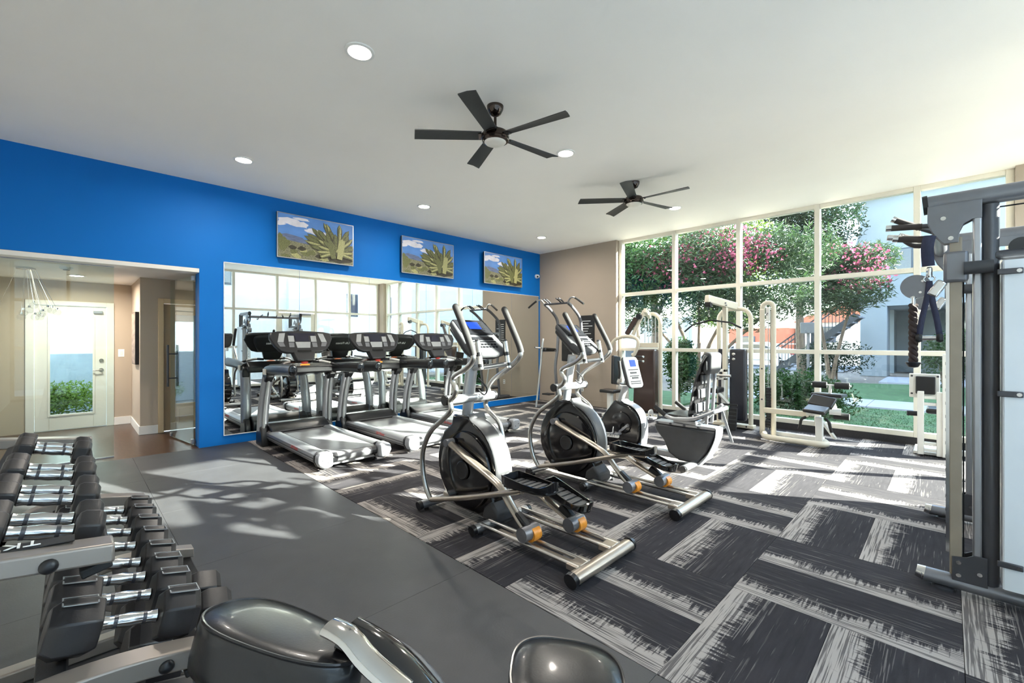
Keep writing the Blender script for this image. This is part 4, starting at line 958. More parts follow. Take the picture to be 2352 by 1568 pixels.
# ================================================================ STRENGTH MACHINES
# knee-raise tower in the back corner
vk = thing('knee_raise_tower', 'grey knee raise and pull-up tower in the back corner', 'exercise tower', (1.23, 7.4, 0), world=True)
for sg, X in ((-1, .93), (1, 1.54)):
    P = smooth_path([(X, 7.47, .06), (X, 7.45, .34), (X, 7.40, .84), (X, 7.47, 1.25), (X, 7.5, 1.66), (X, 7.44, 1.9), (X, 7.2, 2.1), (X, 7.05, 2.18)], 5)
    MB().tube(P, .033, 12).build('upright', 'gunmetal', vk)
    P = smooth_path([(X, 7.05, 2.18), (X + sg * .08, 7.03, 2.27), (X + sg * .2, 7.02, 2.265), (X + sg * .42, 7.0, 2.13)], 5)
    wg = MB().tube(P, .017, 10).build('wide_grip', 'steel', vk); MB().tube(P[-6:], .021, 10).build('grip_sleeve', 'black_matte', wg)
    for dx in (.10, .17):
        MB().tube(smooth_path([(X - sg * dx, 7.06, 2.18), (X - sg * dx, 6.96, 2.24), (X - sg * dx, 6.88, 2.27)], 4), .015, 8).build('narrow_grip', 'dark_metal', vk)
    xs = X + sg * .11
    MB().tube([(xs, 6.90, 0.02), (xs, 7.02, .75), (xs, 7.12, 1.46)], .02, 10).build('front_leg', 'steel', vk)
    MB().bar((xs, 6.9, .03), (xs, 7.72, .03), .05, .05).build('floor_rail', 'gunmetal', vk, bev=.006)
    MB().bar((X, 7.47, .06), (xs, 7.72, .05), .05, .05).build('rear_brace', 'gunmetal', vk, bev=.006)
    ap = MB().bar((X + sg * .05, 7.08, 1.235), (X + sg * .05, 7.44, 1.215), .10, .075).build('arm_pad', 'vinyl', vk, bev=.025, segs=3)
    gp_ = MB().cyl((xs, 7.07, 1.26), (xs - sg * .0, 6.86, 1.275), .014, 10).build('dip_handle', 'black_matte', vk)
    MB().bar((X, 7.45, 1.2), (xs, 7.08, 1.2), .04, .04).build('arm_support', 'gunmetal', vk)
    MB().box(min(X, xs) - .03, max(X, xs) + .06, 7.12, 7.30, .26, .29).build('step_plate', 'black_matte', vk, bev=.004)
MB().cyl((.93, 7.05, 2.18), (1.54, 7.05, 2.18), .022, 12).build('pull_up_bar', 'dark_metal', vk)
MB().bar((.93, 7.45, .28), (1.54, 7.45, .28), .06, .06).build('lower_crossbar', 'gunmetal', vk, bev=.006)
MB().bar((.93, 7.5, 1.6), (1.54, 7.5, 1.6), .05, .05).build('upper_crossbar', 'gunmetal', vk, bev=.006)
MB().box(1.09, 1.38, 7.40, 7.46, .98, 1.50).build('back_pad', 'vinyl', vk, bev=.025, segs=3)
MB().box(1.2, 1.27, 7.46, 7.5, .8, 1.55).build('pad_bracket', 'steel', vk)

def arch(mb, x0, x1, y, z0, z1, r, rad=.035):
    pts = [Vector((x0, y, z0)), Vector((x0, y, z1 - r))]
    for k in range(1, 9):
        a = math.pi - math.pi / 2 * k / 8; pts.append(Vector((x0 + r + r * math.cos(a), y, z1 - r + r * math.sin(a))))
    for k in range(1, 9):
        a = math.pi / 2 - math.pi / 2 * k / 8; pts.append(Vector((x1 - r + r * math.cos(a), y, z1 - r + r * math.sin(a))))
    pts.append(Vector((x1, y, z0))); mb.tube(pts, rad, 12, up=(0, 1, 0)); return mb

# seated press machine by the window jamb
cp = thing('chest_press_machine', 'cream seated press machine with glossy brown weight shroud', 'weight machine', (2.95, 7.5, 0), world=True)
arch(MB(), 2.76, 3.21, 7.66, .03, 1.92, .18).build('arch_frame', 'cream_metal', cp)
MB().prism([(2.76, .12), (3.20, .12), (3.20, 1.26), (2.80, 1.26)], 7.44, 7.62, 'xz').build('weight_shroud', 'shroud_brown', cp, bev=.03, segs=3)
MB().bar((2.76, 7.6, 1.33), (3.2, 7.6, 1.33), .05, .09).build('crossbar', 'cream_metal', cp, bev=.006)
for k in range(4): MB().cyl((2.92 + k * .07, 7.62, 1.33), (2.92 + k * .07, 7.62, 1.86), .006, 6).build('guide_rod', 'steel', cp)
MB().bar((2.70, 7.42, .05), (3.26, 7.42, .05), .05, .06).build('front_foot', 'cream_metal', cp, bev=.006)
for x in (2.8, 2.97, 3.14): MB().cyl((x, 7.39, .055), (x, 7.394, .055), .014, 10).build('bolt', 'dark_metal', cp)
MB().bar((3.02, 7.62, 1.86), (3.10, 7.28, 1.96), .06, .09).build('pivot_head', 'cream_metal', cp, bev=.015)
MB().bar((3.08, 7.3, 1.96), (2.86, 7.28, 1.52), .05, .06).build('press_lever', 'cream_metal', cp, bev=.01)
MB().bar((2.95, 7.25, 1.83), (2.76, 7.23, 1.53), .05, .09).build('lever_pad', 'shroud_brown', cp, bev=.012)
MB().cyl((3.0, 7.22, 1.85), (3.0, 7.34, 1.85), .05, 18).build('pulley', 'black_plastic', cp)
P = smooth_path([(2.44, 7.15, 1.25), (2.55, 7.15, 1.42), (2.71, 7.16, 1.485), (2.88, 7.17, 1.485), (3.0, 7.18, 1.44), (3.02, 7.18, 1.33), (2.93, 7.18, 1.14)], 6)
MB().tube(P, .032, 12).build('yoke', 'cream_metal', cp)
for x in (2.74, 2.88): MB().tube([(x - .012, 7.165, 1.487), (x + .012, 7.168, 1.487)], .037, 12).build('yoke_collar', 'cream_metal', cp)
for z in (1.13, 1.05):
    h_ = MB().cyl((2.95, 7.18, z), (3.13, 7.14, z), .016, 10).build('handle', 'black_matte', cp); MB().cyl((3.13, 7.14, z), (3.15, 7.136, z), .02, 10).build('handle_cap', 'chrome', h_)
MB().bar((2.90, 7.2, 1.18), (2.90, 7.4, .85), .045, .045).build('lever_stem', 'cream_metal', cp)
MB().box(2.30, 2.62, 7.02, 7.30, .44, .50).build('seat', 'vinyl', cp, bev=.02, segs=3)
MB().bar((2.46, 7.34, .58), (2.42, 7.42, 1.12), .26, .06, up=(1, 0, 0)).build('back_pad', 'vinyl', cp, bev=.02, segs=3)
MB().box(2.42, 2.50, 7.1, 7.2, .05, .44).build('seat_post', 'white_metal', cp, bev=.006)
MB().box(2.40, 2.52, 6.95, 7.62, .01, .07).build('floor_beam', 'white_metal', cp, bev=.008); MB().box(2.52, 2.76, 7.5, 7.58, .01, .07).build('link_beam', 'white_metal', cp, bev=.008)
MB().box(2.50, 2.70, 7.36, 7.42, .26, .62).build('weight_cover', 'white_metal', cp, bev=.01)

# lat pull-down tower
lt = thing('lat_pulldown_machine', 'cream lat pull-down tower with navy shroud and long curved bar', 'weight machine', (4.48, 7.5, 0), world=True)
arch(MB(), 4.25, 4.74, 7.64, .03, 1.93, .17).build('arch_frame', 'cream_metal', lt)
MB().box(4.29, 4.39, 7.48, 7.6, .12, 1.28).build('side_shroud', 'shroud_navy', lt, bev=.015)
MB().prism([(4.47, .14), (4.71, .14), (4.71, 1.28), (4.47, 1.28)], 7.46, 7.60, 'xz').build('weight_shroud', 'shroud_navy', lt, bev=.03, segs=3)
for (x, z) in ((4.54, 1.2), (4.54, 1.12)): MB().ball((x, 7.455, z), .026, .008, .022).build('badge', 'chrome', lt)
MB().box(4.40, 4.465, 7.36, 7.44, .02, 2.02).build('front_mast', 'cream_metal', lt, bev=.008)
MB().bar((4.30, 6.98, 2.07), (4.52, 7.62, 1.97), .075, .115).build('top_beam', 'cream_metal', lt, bev=.01)
MB().cyl((4.27, 7.04, 1.985), (4.35, 7.04, 1.985), .05, 18).build('front_pulley', 'black_plastic', lt)
for (x, z) in ((4.49, 1.99), (4.47, 1.95), (4.50, 1.955)): MB().cyl((x - .02, 7.33, z + .02), (x - .027, 7.31, z + .02), .01, 8).build('bolt', 'dark_metal', lt)
MB().cyl((4.31, 7.04, 1.96), (4.31, 7.06, 1.78), .005, 6).build('cable', 'black_matte', lt)
for k in range(4):
    MB().lathe([(.011, -.003), (.014, 0), (.011, .003)], (4.31, 7.055, 1.80 + k * .028), 10, Matrix.Rotation(math.pi / 2 * (k % 2), 4, 'Z') @ Matrix.Rotation(math.pi / 2, 4, 'X')).build('chain_link', 'chrome', lt)
P = smooth_path([(3.91, 7.08, 1.56), (3.97, 7.08, 1.61), (4.05, 7.08, 1.665), (4.18, 7.08, 1.70), (4.32, 7.08, 1.735), (4.48, 7.08, 1.71), (4.62, 7.08, 1.685), (4.70, 7.08, 1.64), (4.77, 7.08, 1.605)], 4)
MB().tube(P, .013, 10).build('lat_bar', 'black_matte', lt)
MB().box(4.36, 4.52, 7.18, 7.24, .925, .965).box(4.36, 4.40, 7.18, 7.24, .80, .965).box(4.48, 4.52, 7.18, 7.24, .80, .965).box(4.36, 4.52, 7.18, 7.24, .80, .83).build('thigh_bracket', 'white_metal', lt, bev=.004)
MB().cyl((4.28, 7.15, .87), (4.60, 7.15, .87), .02, 12).build('thigh_bar', 'steel', lt)
MB().box(4.26, 4.46, 7.0, 7.36, .60, .68).build('seat', 'vinyl', lt, bev=.02, segs=3)
MB().bar((4.40, 7.18, .60), (4.50, 7.34, .42), .04, .04).bar((4.44, 7.3, .12), (4.44, 7.3, .8), .05, .05).build('seat_post', 'white_metal', lt, bev=.004)
MB().bar((4.34, 7.2, .42), (4.68, 7.2, .42), .03, .025).build('foot_bar', 'black_matte', lt)
MB().prism([(4.52, .02), (4.64, .02), (4.66, .36), (4.54, .36)], 7.24, 7.28, 'xz').build('foot_plate', 'black_matte', lt, bev=.006)
for z in (.12, .18, .24, .30): MB().box(4.535, 4.645, 7.235, 7.24, z, z + .012).build('plate_tread', 'charcoal', lt)
MB().box(4.18, 4.80, 7.55, 7.70, .02, .07).build('rear_foot', 'cream_metal', lt, bev=.006)
MB().box(4.40, 4.47, 6.95, 7.55, .02, .07).build('floor_beam', 'white_metal', lt, bev=.006)
for x in (4.55, 4.70): MB().cyl((x, 7.55, .048), (x, 7.544, .048), .014, 10).build('bolt', 'dark_metal', lt)

# leg curl machine
lc = thing('leg_curl_machine', 'white leg curl machine with slim tower and folded vinyl bench', 'weight machine', (5.4, 7.1, 0), world=True)
arch(MB(), 5.02, 5.165, 7.22, .02, 1.97, .07, .034).build('tower', 'cream_metal', lc)
MB().box(4.99, 5.06, 7.17, 7.21, .03, 1.88).build('tower_face', 'cream_metal', lc, bev=.012)
MB().box(5.075, 5.13, 7.17, 7.2, 1.70, 1.90).build('pulley_cover', 'white_metal', lc, bev=.01)
for z in (1.79, 1.81): MB().cyl((5.09 + (z - 1.79) * .5, 7.165, z), (5.09 + (z - 1.79) * .5, 7.172, z), .008, 8).build('bolt', 'dark_metal', lc)
for z in (.06, .55, 1.0): MB().cyl((5.025, 7.165, z), (5.025, 7.172, z), .012, 8).build('bolt', 'dark_metal', lc)
for x in (5.09, 5.12): MB().cyl((x, 7.24, .1), (x, 7.24, 1.85), .006, 6).build('guide_rod', 'steel', lc)
for k in range(14):
    MB().box(5.065, 5.15, 7.2, 7.28, .14 + k * .042, .176 + k * .042).build('weight_plate', 'black_matte', lc, bev=.004)
MB().ball((5.155, 7.2, .56), .012).build('selector_pin', 'amber', lc)
MB().bar((5.06, 7.15, .40), (5.62, 7.06, .41), .06, .075).build('cross_beam', 'cream_metal', lc, bev=.01)
P = smooth_path([(5.06, 7.16, .06), (5.12, 6.95, .06), (5.25, 6.87, .06), (5.5, 6.87, .06), (5.78, 6.88, .06), (5.84, 6.96, .06), (5.80, 7.1, .06)], 5)
MB().tube(P, .05, 10, flat=(.8, .8)).build('base_loop', 'cream_metal', lc)
MB().bar((5.1, 7.34, .05), (5.76, 7.3, .05), .06, .06).build('rear_beam', 'white_metal', lc, bev=.008)
MB().box(5.72, 5.80, 6.95, 7.03, .06, .40).build('bench_post', 'white_metal', lc, bev=.008)
MB().bar((5.66, 6.92, .43), (5.86, 7.28, .60), .10, .04).build('bench_frame', 'white_metal', lc, bev=.006)
MB().bar((5.72, 6.82, .475), (5.755, 6.99, .535), .26, .05, up=(0, -.3, 1)).build('bench_pad', 'vinyl', lc, bev=.018, segs=3)
MB().bar((5.755, 6.99, .54), (5.80, 7.12, .66), .29, .05, up=(0, -.6, 1)).build('bench_pad', 'vinyl', lc, bev=.018, segs=3)
MB().bar((5.80, 7.16, .675), (5.83, 7.42, .665), .36, .05).build('bench_pad', 'vinyl', lc, bev=.018, segs=3)
for (x0, x1, z) in ((5.62, 5.78, .80), (5.87, 6.03, .80), (5.86, 6.03, .385)):
    MB().cyl((x0, 7.36, z), (x1, 7.36, z), .045, 18).build('roller_pad', 'foam', lc)
MB().cyl((5.6, 7.36, .80), (6.05, 7.36, .80), .012, 8).bar((5.82, 7.36, .80), (5.82, 7.3, .55), .03, .04).build('roller_bar', 'white_metal', lc)
MB().bar((5.83, 7.32, .66), (5.90, 7.36, .385), .03, .05).build('curl_arm', 'cream_metal', lc, bev=.008)
MB().cyl((5.82, 7.28, .45), (5.95, 7.3, .45), .045, 16).build('pivot', 'white_metal', lc)
for (x, sg) in ((5.60, -1), (5.86, 1)):
    MB().tube(smooth_path([(x - sg * .02, 6.92, .39), (x + sg * .02, 6.88, .36), (x + sg * .035, 6.88, .29), (x + sg * .05, 6.88, .23)], 4), .018, 10).build('hand_grip', 'foam', lc)
MB().bar((5.78, 7.05, .34), (5.90, 7.2, .10), .05, .03).build('brace', 'white_metal', lc, bev=.004)

# white frame machine at the right end of the garden windows
rw = thing('abdominal_machine', 'white framed machine with dark square pad, half hidden by the cable tower', 'weight machine', (6.85, 7.4, 0), world=True)
MB().box(6.70, 6.76, 7.32, 7.40, .02, .79).build('front_post', 'white_metal', rw, bev=.006)
MB().box(6.87, 6.93, 7.32, 7.40, .02, .79).build('front_post', 'white_metal', rw, bev=.006)
for z in (.06, .14, .62, .70): MB().box(6.76, 6.87, 7.34, 7.39, z, z + .035).build('crossbar', 'white_metal', rw, bev=.004)
MB().box(6.62, 6.90, 7.46, 7.50, .70, 1.0).build('pad_plate', 'white_metal', rw, bev=.008)
MB().box(6.68, 6.86, 7.42, 7.46, .75, .97).build('square_pad', 'vinyl', rw, bev=.012)
for (x, z) in ((6.645, .97), (6.645, .75), (6.88, .97)): MB().cyl((x, 7.46, z), (x, 7.454, z), .012, 10).build('bolt', 'dark_metal', rw)
MB().box(6.77, 7.10, 7.5, 7.85, .5, .57).build('seat', 'vinyl', rw, bev=.03, segs=3)
MB().box(6.90, 6.97, 7.6, 7.68, .05, .5).build('seat_post', 'white_metal', rw, bev=.006)
MB().cyl((6.60, 7.44, .50), (6.74, 7.46, .50), .03, 14).build('foot_roller', 'foam', rw)
MB().box(6.92, 6.99, 7.3, 7.38, .02, 1.25).box(6.92, 7.30, 7.55, 7.63, .02, .08).build('side_frame', 'white_metal', rw, bev=.006)
MB().box(6.66, 6.97, 7.40, 7.88, .012, .045).build('floor_plate', 'white_metal', rw, bev=.004)

# ---------------------------------------------------------------- dual cable tower at the right edge
ft = thing('cable_crossover', 'large grey dual cable tower with chrome columns at the right edge', 'cable machine', (7.2, 4.2, 0), world=True)
for y in (3.50, 4.86):
    # foot: oval tube cut at a slant, chrome lip
    fo = MB().tube([(6.86, y, .055), (7.74, y, .055)], .055, 18, flat=(.85, .7)).build('base_tube', 'gunmetal', ft)
    MB().tube([(6.835, y, .062), (6.87, y, .055)], [.046, .057], 18, flat=(.85, .72)).build('tube_lip', 'chrome', fo)
    MB().lathe([(0, 0), (.05, 0), (.05, .01), (.03, .018), (0, .018)], (6.95, y, 0)).build('foot_disc', 'dark_metal', fo)
    # post, adjustment column, gusset plates
    MB().tube([(7.13, y, .06), (7.13, y, 2.14)], .036, 16, flat=(.8, 1.0)).build('rear_post', 'dark_metal', ft)
    MB().box(7.065, 7.10, y - .035, y + .035, .1, 2.1).build('guide_post', 'silver', ft, bev=.008)
    col = MB().box(6.975, 7.025, y - .03, y + .03, .10, 1.98).build('adjust_column', 'tan_block', ft, bev=.003)
    MB().box(6.960, 6.975, y - .028, y + .028, .22, 1.75).build('chrome_face', 'chrome', col)
    for k in range(20): MB().cyl((6.9585, y, .30 + k * .075), (6.961, y, .30 + k * .075), .009, 10).build('pin_hole', 'joint', col)
    for s_ in (-1, 1):
        pl = MB().prism([(6.985, .075), (7.12, .075), (7.12, .235), (7.07, .235), (7.04, .215), (6.985, .205)], y + s_ * .037 - .004, y + s_ * .037 + .004, 'xz').build('foot_plate', 'dark_metal', ft, bev=.002)
        for (x, z) in ((7.01, .18), (7.01, .11), (7.09, .14)): MB().cyl((x, y + s_ * .041, z), (x, y + s_ * .048, z), .011, 8).build('bolt', 'chrome', pl)
        gu = MB().prism([(6.885, 2.17), (7.10, 2.17), (7.10, 2.07), (7.065, 2.07), (7.03, 2.05), (7.015, 2.01), (7.01, 1.95), (6.955, 1.95), (6.94, 1.965), (6.905, 2.02), (6.885, 2.08)], y + s_ * .036 - .004, y + s_ * .036 + .004, 'xz').build('gusset', 'gunmetal', ft, bev=.002)
        for (x, z) in ((6.95, 2.09), (6.98, 1.975)): MB().cyl((x, y + s_ * .04, z), (x, y + s_ * .048, z), .012, 8).build('bolt', 'chrome', gu)
    MB().prism([(6.985, .15), (7.05, .20), (7.09, .15), (7.05, .11)], y - .02, y + .02, 'xz').build('low_pulley', 'black_plastic', ft, bev=.01)
    tb = MB().tube([(6.885, y, 2.19), (7.74, y, 2.19)], .048, 16, flat=(.8, 1.0)).build('top_tube', 'gunmetal', ft)
    MB().tube([(6.865, y, 2.188), (6.888, y, 2.19)], .053, 16, flat=(.8, 1.05)).build('tube_cap', 'black_plastic', tb)
    MB().tube([(7.15, y, 1.86), (7.74, y, 1.86)], .028, 12).build('mid_tube', 'dark_metal', ft)
    MB().prism([(7.15, 1.96), (7.24, 1.955), (7.30, 2.03), (7.36, 2.06), (7.42, 2.03), (7.48, 1.955), (7.48, 1.90), (7.40, 1.93), (7.30, 1.90), (7.15, 1.91)], y - .006, y + .006, 'xz').build('pulley_bracket', 'gunmetal', ft, bev=.002)
    MB().cyl((7.24, y - .012, 1.90), (7.24, y + .012, 1.90), .045, 20).build('pulley', 'black_plastic', ft)
    MB().cyl((7.15, y, 2.12), (7.7, y, 2.12), .004, 6).cyl((7.03, y + .0, .2), (7.03, y, 1.9), .004, 6).build('cable', 'joint', ft)
    # weight guard
    MB().box(7.17, 7.175, y - .10, y + .10, .12, 1.82).box(7.175, 7.72, y - .105, y - .10, .12, 1.82).build('guard_panel', 'shroud_white', ft)
    MB().box(7.72, 7.78, y - .05, y + .05, .05, 2.19).build('outer_post', 'dark_metal', ft, bev=.015)
    for z in (.25, 1.13, 1.76):
        bo = MB().bar((7.15, y - .11, z), (7.24, y - .112, z), .012, .03).build('guard_clip', 'dark_metal', ft, bev=.004); MB().cyl((7.225, y - .118, z), (7.225, y - .124, z), .010, 8).build('bolt', 'chrome', bo)
    for k in range(12): MB().box(7.25, 7.62, y - .06, y + .06, .14 + k * .05, .183 + k * .05).build('weight_plate', 'black_matte', ft, bev=.004)
    # sliding pulley carriage
    ca = MB().box(6.95, 7.05, y - .055, y + .055, 1.73, 1.90).build('carriage', 'gunmetal', ft, bev=.015)
    MB().cyl((7.03, y - .06, 1.80), (7.14, y - .06, 1.80), .035, 18).build('carriage_knob', 'charcoal', ca)
    MB().bar((6.95, y - .03, 1.74), (6.90, y - .03, 1.66), .05, .05).build('swivel', 'chrome', ca, bev=.01)
    wh = MB().cyl((6.835, y - .03, 1.72), (6.835, y + .03, 1.72), .068, 26).build('pulley_wheel', 'gunmetal', ca)
    for (dx, dz) in ((.03, .03), (.02, -.035)): MB().cyl((6.835 + dx, y - .031, 1.72 + dz), (6.835 + dx, y - .036, 1.72 + dz), .007, 8).build('bolt', 'chrome', wh)
# pull-up cross beam with multi grip handles
MB().tube([(6.93, 3.53, 2.10), (6.93, 4.83, 2.10)], .035, 14).build('cross_beam', 'gunmetal', ft)
grips = [((6.93, 3.98, 2.10), (6.80, 3.95, 2.17), (6.70, 3.93, 2.23)), ((6.93, 3.80, 2.12), (6.82, 3.79, 2.13), (6.68, 3.77, 2.14)), ((6.93, 4.2, 2.10), (6.82, 4.18, 2.12), (6.66, 4.14, 2.145)),
         ((6.93, 4.35, 2.10), (6.80, 4.35, 2.10), (6.72, 4.30, 2.17)), ((6.93, 4.55, 2.11), (6.83, 4.55, 2.16), (6.70, 4.52, 2.22)), ((6.93, 3.7, 2.04), (6.85, 3.7, 2.03), (6.72, 3.68, 2.05))]
for g in grips:
    h_ = MB().tube(smooth_path(g, 4), .016, 10).build('pull_up_grip', 'dark_metal', ft); P = smooth_path(g, 4)
    MB().tube(P[3:-1], .0195, 10).build('grip_sleeve', 'grip_brown', h_); MB().cyl(P[-2], P[-1], .0205, 10).build('grip_cap', 'chrome', h_)
# hanging attachments: each a thing of its own
rp_ = thing('tricep_rope', 'dark braided tricep rope hanging from the cable tower', 'rope', (6.825, 3.47, 1.26), world=True)
MB().lathe([(.010, -.003), (.013, 0), (.010, .003)], (6.825, 3.47, 1.655), 12, Matrix.Rotation(math.pi / 2, 4, 'X')).lathe([(.008, -.022), (.011, -.02), (.011, .02), (.008, .022)], (6.825, 3.47, 1.635), 10).build('carabiner', 'chrome', rp_)
n = 60
for off in (0, math.pi):
    MB().tube([(6.825 + .009 * math.cos(off + i * .55), 3.47 + .009 * math.sin(off + i * .55), 1.615 - .34 * i / n) for i in range(n + 1)], .014, 8).build('rope_strand', 'rope', rp_)
MB().lathe([(0, -.03), (.022, -.024), (.035, -.002), (.036, .004), (.02, .006), (0, .006)], (6.825, 3.47, 1.275), 20).build('rope_stop', 'black_plastic', rp_)
sh = thing('stirrup_handle', 'navy webbing stirrup handle hanging from the cable tower', 'handle', (6.89, 3.46, 1.42), world=True)
MB().tube(smooth_path([(6.895, 3.45, 2.0), (6.885, 3.44, 1.93), (6.89, 3.45, 1.83)], 5), .022, 10, flat=(.6, 1.3)).build('upper_strap', 'strap_navy', sh)
MB().lathe([(.010, -.03), (.014, -.02), (.014, .02), (.010, .03)], (6.893, 3.46, 1.795), 10).build('snap_hook', 'chrome', sh)
tr_ = MB(); P = [Vector((6.893 + .024 * math.cos(a), 3.46, 1.757 + .018 * math.sin(a))) for a in [i * math.pi / 8 for i in range(17)]]
tr_.tube(P, .004, 8).build('ring', 'chrome', sh)
for sg in (-1, 1): MB().tube(smooth_path([(6.893, 3.46, 1.745), (6.893 + sg * .008, 3.46, 1.66), (6.893 + sg * .032, 3.46, 1.52), (6.893 + sg * .043, 3.46, 1.43)], 5), .012, 10, flat=(.7, 1.2)).build('side_strap', 'strap_navy', sh)
for sg in (-1, 1): MB().lathe([(0, -.016), (.02, -.014), (.027, 0), (.02, .014), (0, .016)], (6.893 + sg * .043, 3.46, 1.42), 18, Matrix.Rotation(math.pi / 2, 4, 'Y')).build('end_knob', 'black_matte', sh)
MB().cyl((6.86, 3.46, 1.42), (6.925, 3.46, 1.42), .013, 12).build('grip_bar', 'chrome', sh)

# ================================================================ FOREGROUND: DUMBBELL RACK AND BENCH
TILT = math.atan(.26)
rk = thing('dumbbell_rack', 'three-tier bronze dumbbell rack at the lower left', 'rack', (4.9, -.1, 0), world=True)
tiers = [(.07, .915, .30), (.27, .585, .38), (.47, .25, .38)]       # outer y, outer z, depth
for i, (yo, zo, dp) in enumerate(tiers):
    yi, zi = yo - dp, zo + dp * .26 * (.35 if i else .25)
    sl = (zi - zo) / dp
    for xe, face in ((5.58, 1), (4.02, -1)):
        if i == 0: poly = [(yo, zo - .022), (yo, zo + .022), (yi, zi + .04), (yi, zi - .004)]
        else:
            c = smooth_path([(yo, zo, 0), (yo - dp * .5, zo + sl * dp * .5 + .02, 0), (yi, zi + .0, 0), (yi - .10, zi - .08, 0), (yi - .14, zi - .22, 0)], 4)
            poly = [(p.x, p.y + .024) for p in c] + [(p.x - (.0 if k < 9 else .03), p.y - .024) for k, p in reversed(list(enumerate(c)))]
        MB().prism(poly, xe - .035, xe + .035, 'yz').build('tier_bracket', 'bronze_rack', rk, bev=.006)
        for f_ in (.28, .72) if i else (.35,):
            yb = yo - dp * f_; zb = zo + sl * dp * f_ + (.01 if i else 0)
            MB().ball((xe + face * .036, yb, zb), .012, .016, .016, 14, 8).build('bolt_cap', 'black_plastic', rk)
    for fy in (.10, .80):
        ya = yo - dp * fy; za = zo + dp * fy * .26 - .042
        MB().bar((4.02, ya, za - .005), (5.58, ya, za - .005), .055, .022, up=(0, -.26, 1)).build('saddle_rail', 'black_matte', rk, bev=.004)
for xe in (4.25, 5.42):
    MB().bar((xe, -.40, .02), (xe, -.26, 1.02), .05, .08, up=(1, 0, 0)).build('rear_post', 'dark_metal', rk, bev=.008)
    MB().bar((xe, -.45, .03), (xe, .45, .03), .07, .06).build('floor_leg', 'bronze_rack', rk, bev=.008)
    MB().bar((xe, .38, .05), (xe, -.05, .30), .05, .05).build('front_brace', 'bronze_rack', rk, bev=.006)
pz = MB().box(-.10, .10, -.022, .022, 0, .003, frame((5.55, -.095, .9583), (0, 1, -.06), (1, 0, 0))).build('name_plate', 'black_matte', rk, bev=.001)
text('TKO', .046, 'white_print', frame((5.55, -.095, .9615), (0, -1, .06), (1, 0, 0)), rk, 'plate_text', .0008)

def hex_head(y0, y1, R, ch):
    """hex head with chamfered outer rim, axis along y, flat side up"""
    vs = []; k6 = [math.radians(30 + 60 * k) for k in range(6)]
    for (y, r) in ((y0, R * ch[0]), (y0 + (y1 - y0) * .22, R), (y0 + (y1 - y0) * .78, R), (y1, R * ch[1])):
        vs += [(r * math.sin(a + math.pi / 6), y, r * math.cos(a + math.pi / 6)) for a in k6]
    fs = [tuple(reversed(range(6))), tuple(range(18, 24))]
    for s_ in range(3):
        for k in range(6): fs.append((s_ * 6 + k, s_ * 6 + (k + 1) % 6, s_ * 6 + 6 + (k + 1) % 6, s_ * 6 + 6 + k))
    return MB().add(vs, fs)
def dumbbell(x, yc, zc, R, wl, wr, hl, num, label, group):
    t = thing('hex_dumbbell', label, 'dumbbell', (x, yc, zc), 0, group)
    Mt = Matrix.Rotation(-TILT * .95, 4, 'X')
    for (a, b2, ch) in ((-hl / 2 - wl, -hl / 2, (.74, .86)), (hl / 2, hl / 2 + wr, (.86, .74))):
        hd = hex_head(a, b2, R, ch).xf(Mt).build('head', 'hex_rubber', t, bev=.004)
        if num:
            zt = R * math.cos(math.radians(30)); c = Vector(((0, (a + b2) / 2, zt + .0003)))
            MB().box(-.022, .022, -.03, .03, 0, .0012, Mt @ Matrix.Translation(c)).build('number_plate', 'charcoal', hd)
            MB().box(-.025, .025, -.034, -.031, 0, .002, Mt @ Matrix.Translation(c)).box(-.025, .025, .031, .034, 0, .002, Mt @ Matrix.Translation(c)).box(.0222, .025, -.034, .034, 0, .002, Mt @ Matrix.Translation(c)).box(-.025, -.0222, -.034, .034, 0, .002, Mt @ Matrix.Translation(c)).build('plate_rim', 'pale_panel', hd)
            o = text(num, .036, 'pale_panel', Mt @ Matrix.Translation(c + Vector((0, 0, .0016))) @ Matrix.Rotation(math.pi / 2, 4, 'Z'), hd, 'number', .0008)
    prof = [(-.5, .013), (-.46, .017), (-.40, .0155), (-.34, .0145), (-.15, .0155), (0, .0175), (.15, .0155), (.34, .0145), (.40, .0155), (.46, .017), (.5, .013)]
    P = [Mt @ Vector((0, f_ * hl * 1.02, 0)) for f_, _ in prof]
    hn = MB().tube(P, [r for _, r in prof], 14).build('handle', 'chrome', t)
    for f_ in (-.25, .25):
        MB().tube([Mt @ Vector((0, (f_ - .035) * hl, 0)), Mt @ Vector((0, (f_ + .035) * hl, 0))], .0158, 14).build('knurl_band', 'dark_metal', hn)
    return t
ordn = ['nearest the camera', 'second from the camera', 'third from the camera', 'fourth from the camera', 'fifth from the camera', 'sixth from the camera', 'seventh from the camera', 'farthest from the camera']
xs = [5.45, 5.305, 5.165, 5.03, 4.86, 4.69, 4.525, 4.37]
nums = ['35', '35', '30', '30', '25', '25', '20', '20']
for k in range(8):
    Rk = .0718 - .0006 * k
    dumbbell(xs[k], .107, .672 - .0015 * k, Rk, .10, .088, .118, nums[k], 'black hex dumbbell on the middle rack tier, ' + ordn[k], 'hex dumbbells on the middle tier')
xt = [5.47, 5.366, 5.17, 5.066, 4.85, 4.742, 4.39, 4.284]
for k in range(8):
    dumbbell(xt[k], -.052, .955, .0505, .055, .052, .115, None, 'small black hex dumbbell on the top rack tier, ' + ordn[k], 'small hex dumbbells on the top tier')
for k in range(5):
    dumbbell(5.42 - .19 * k, .29, .338, .088, .115, .11, .12, None, 'large black hex dumbbell on the bottom rack tier, ' + ordn[:4][k] if k < 4 else 'large black hex dumbbell on the bottom rack tier, fifth from the camera', 'large hex dumbbells on the bottom tier')

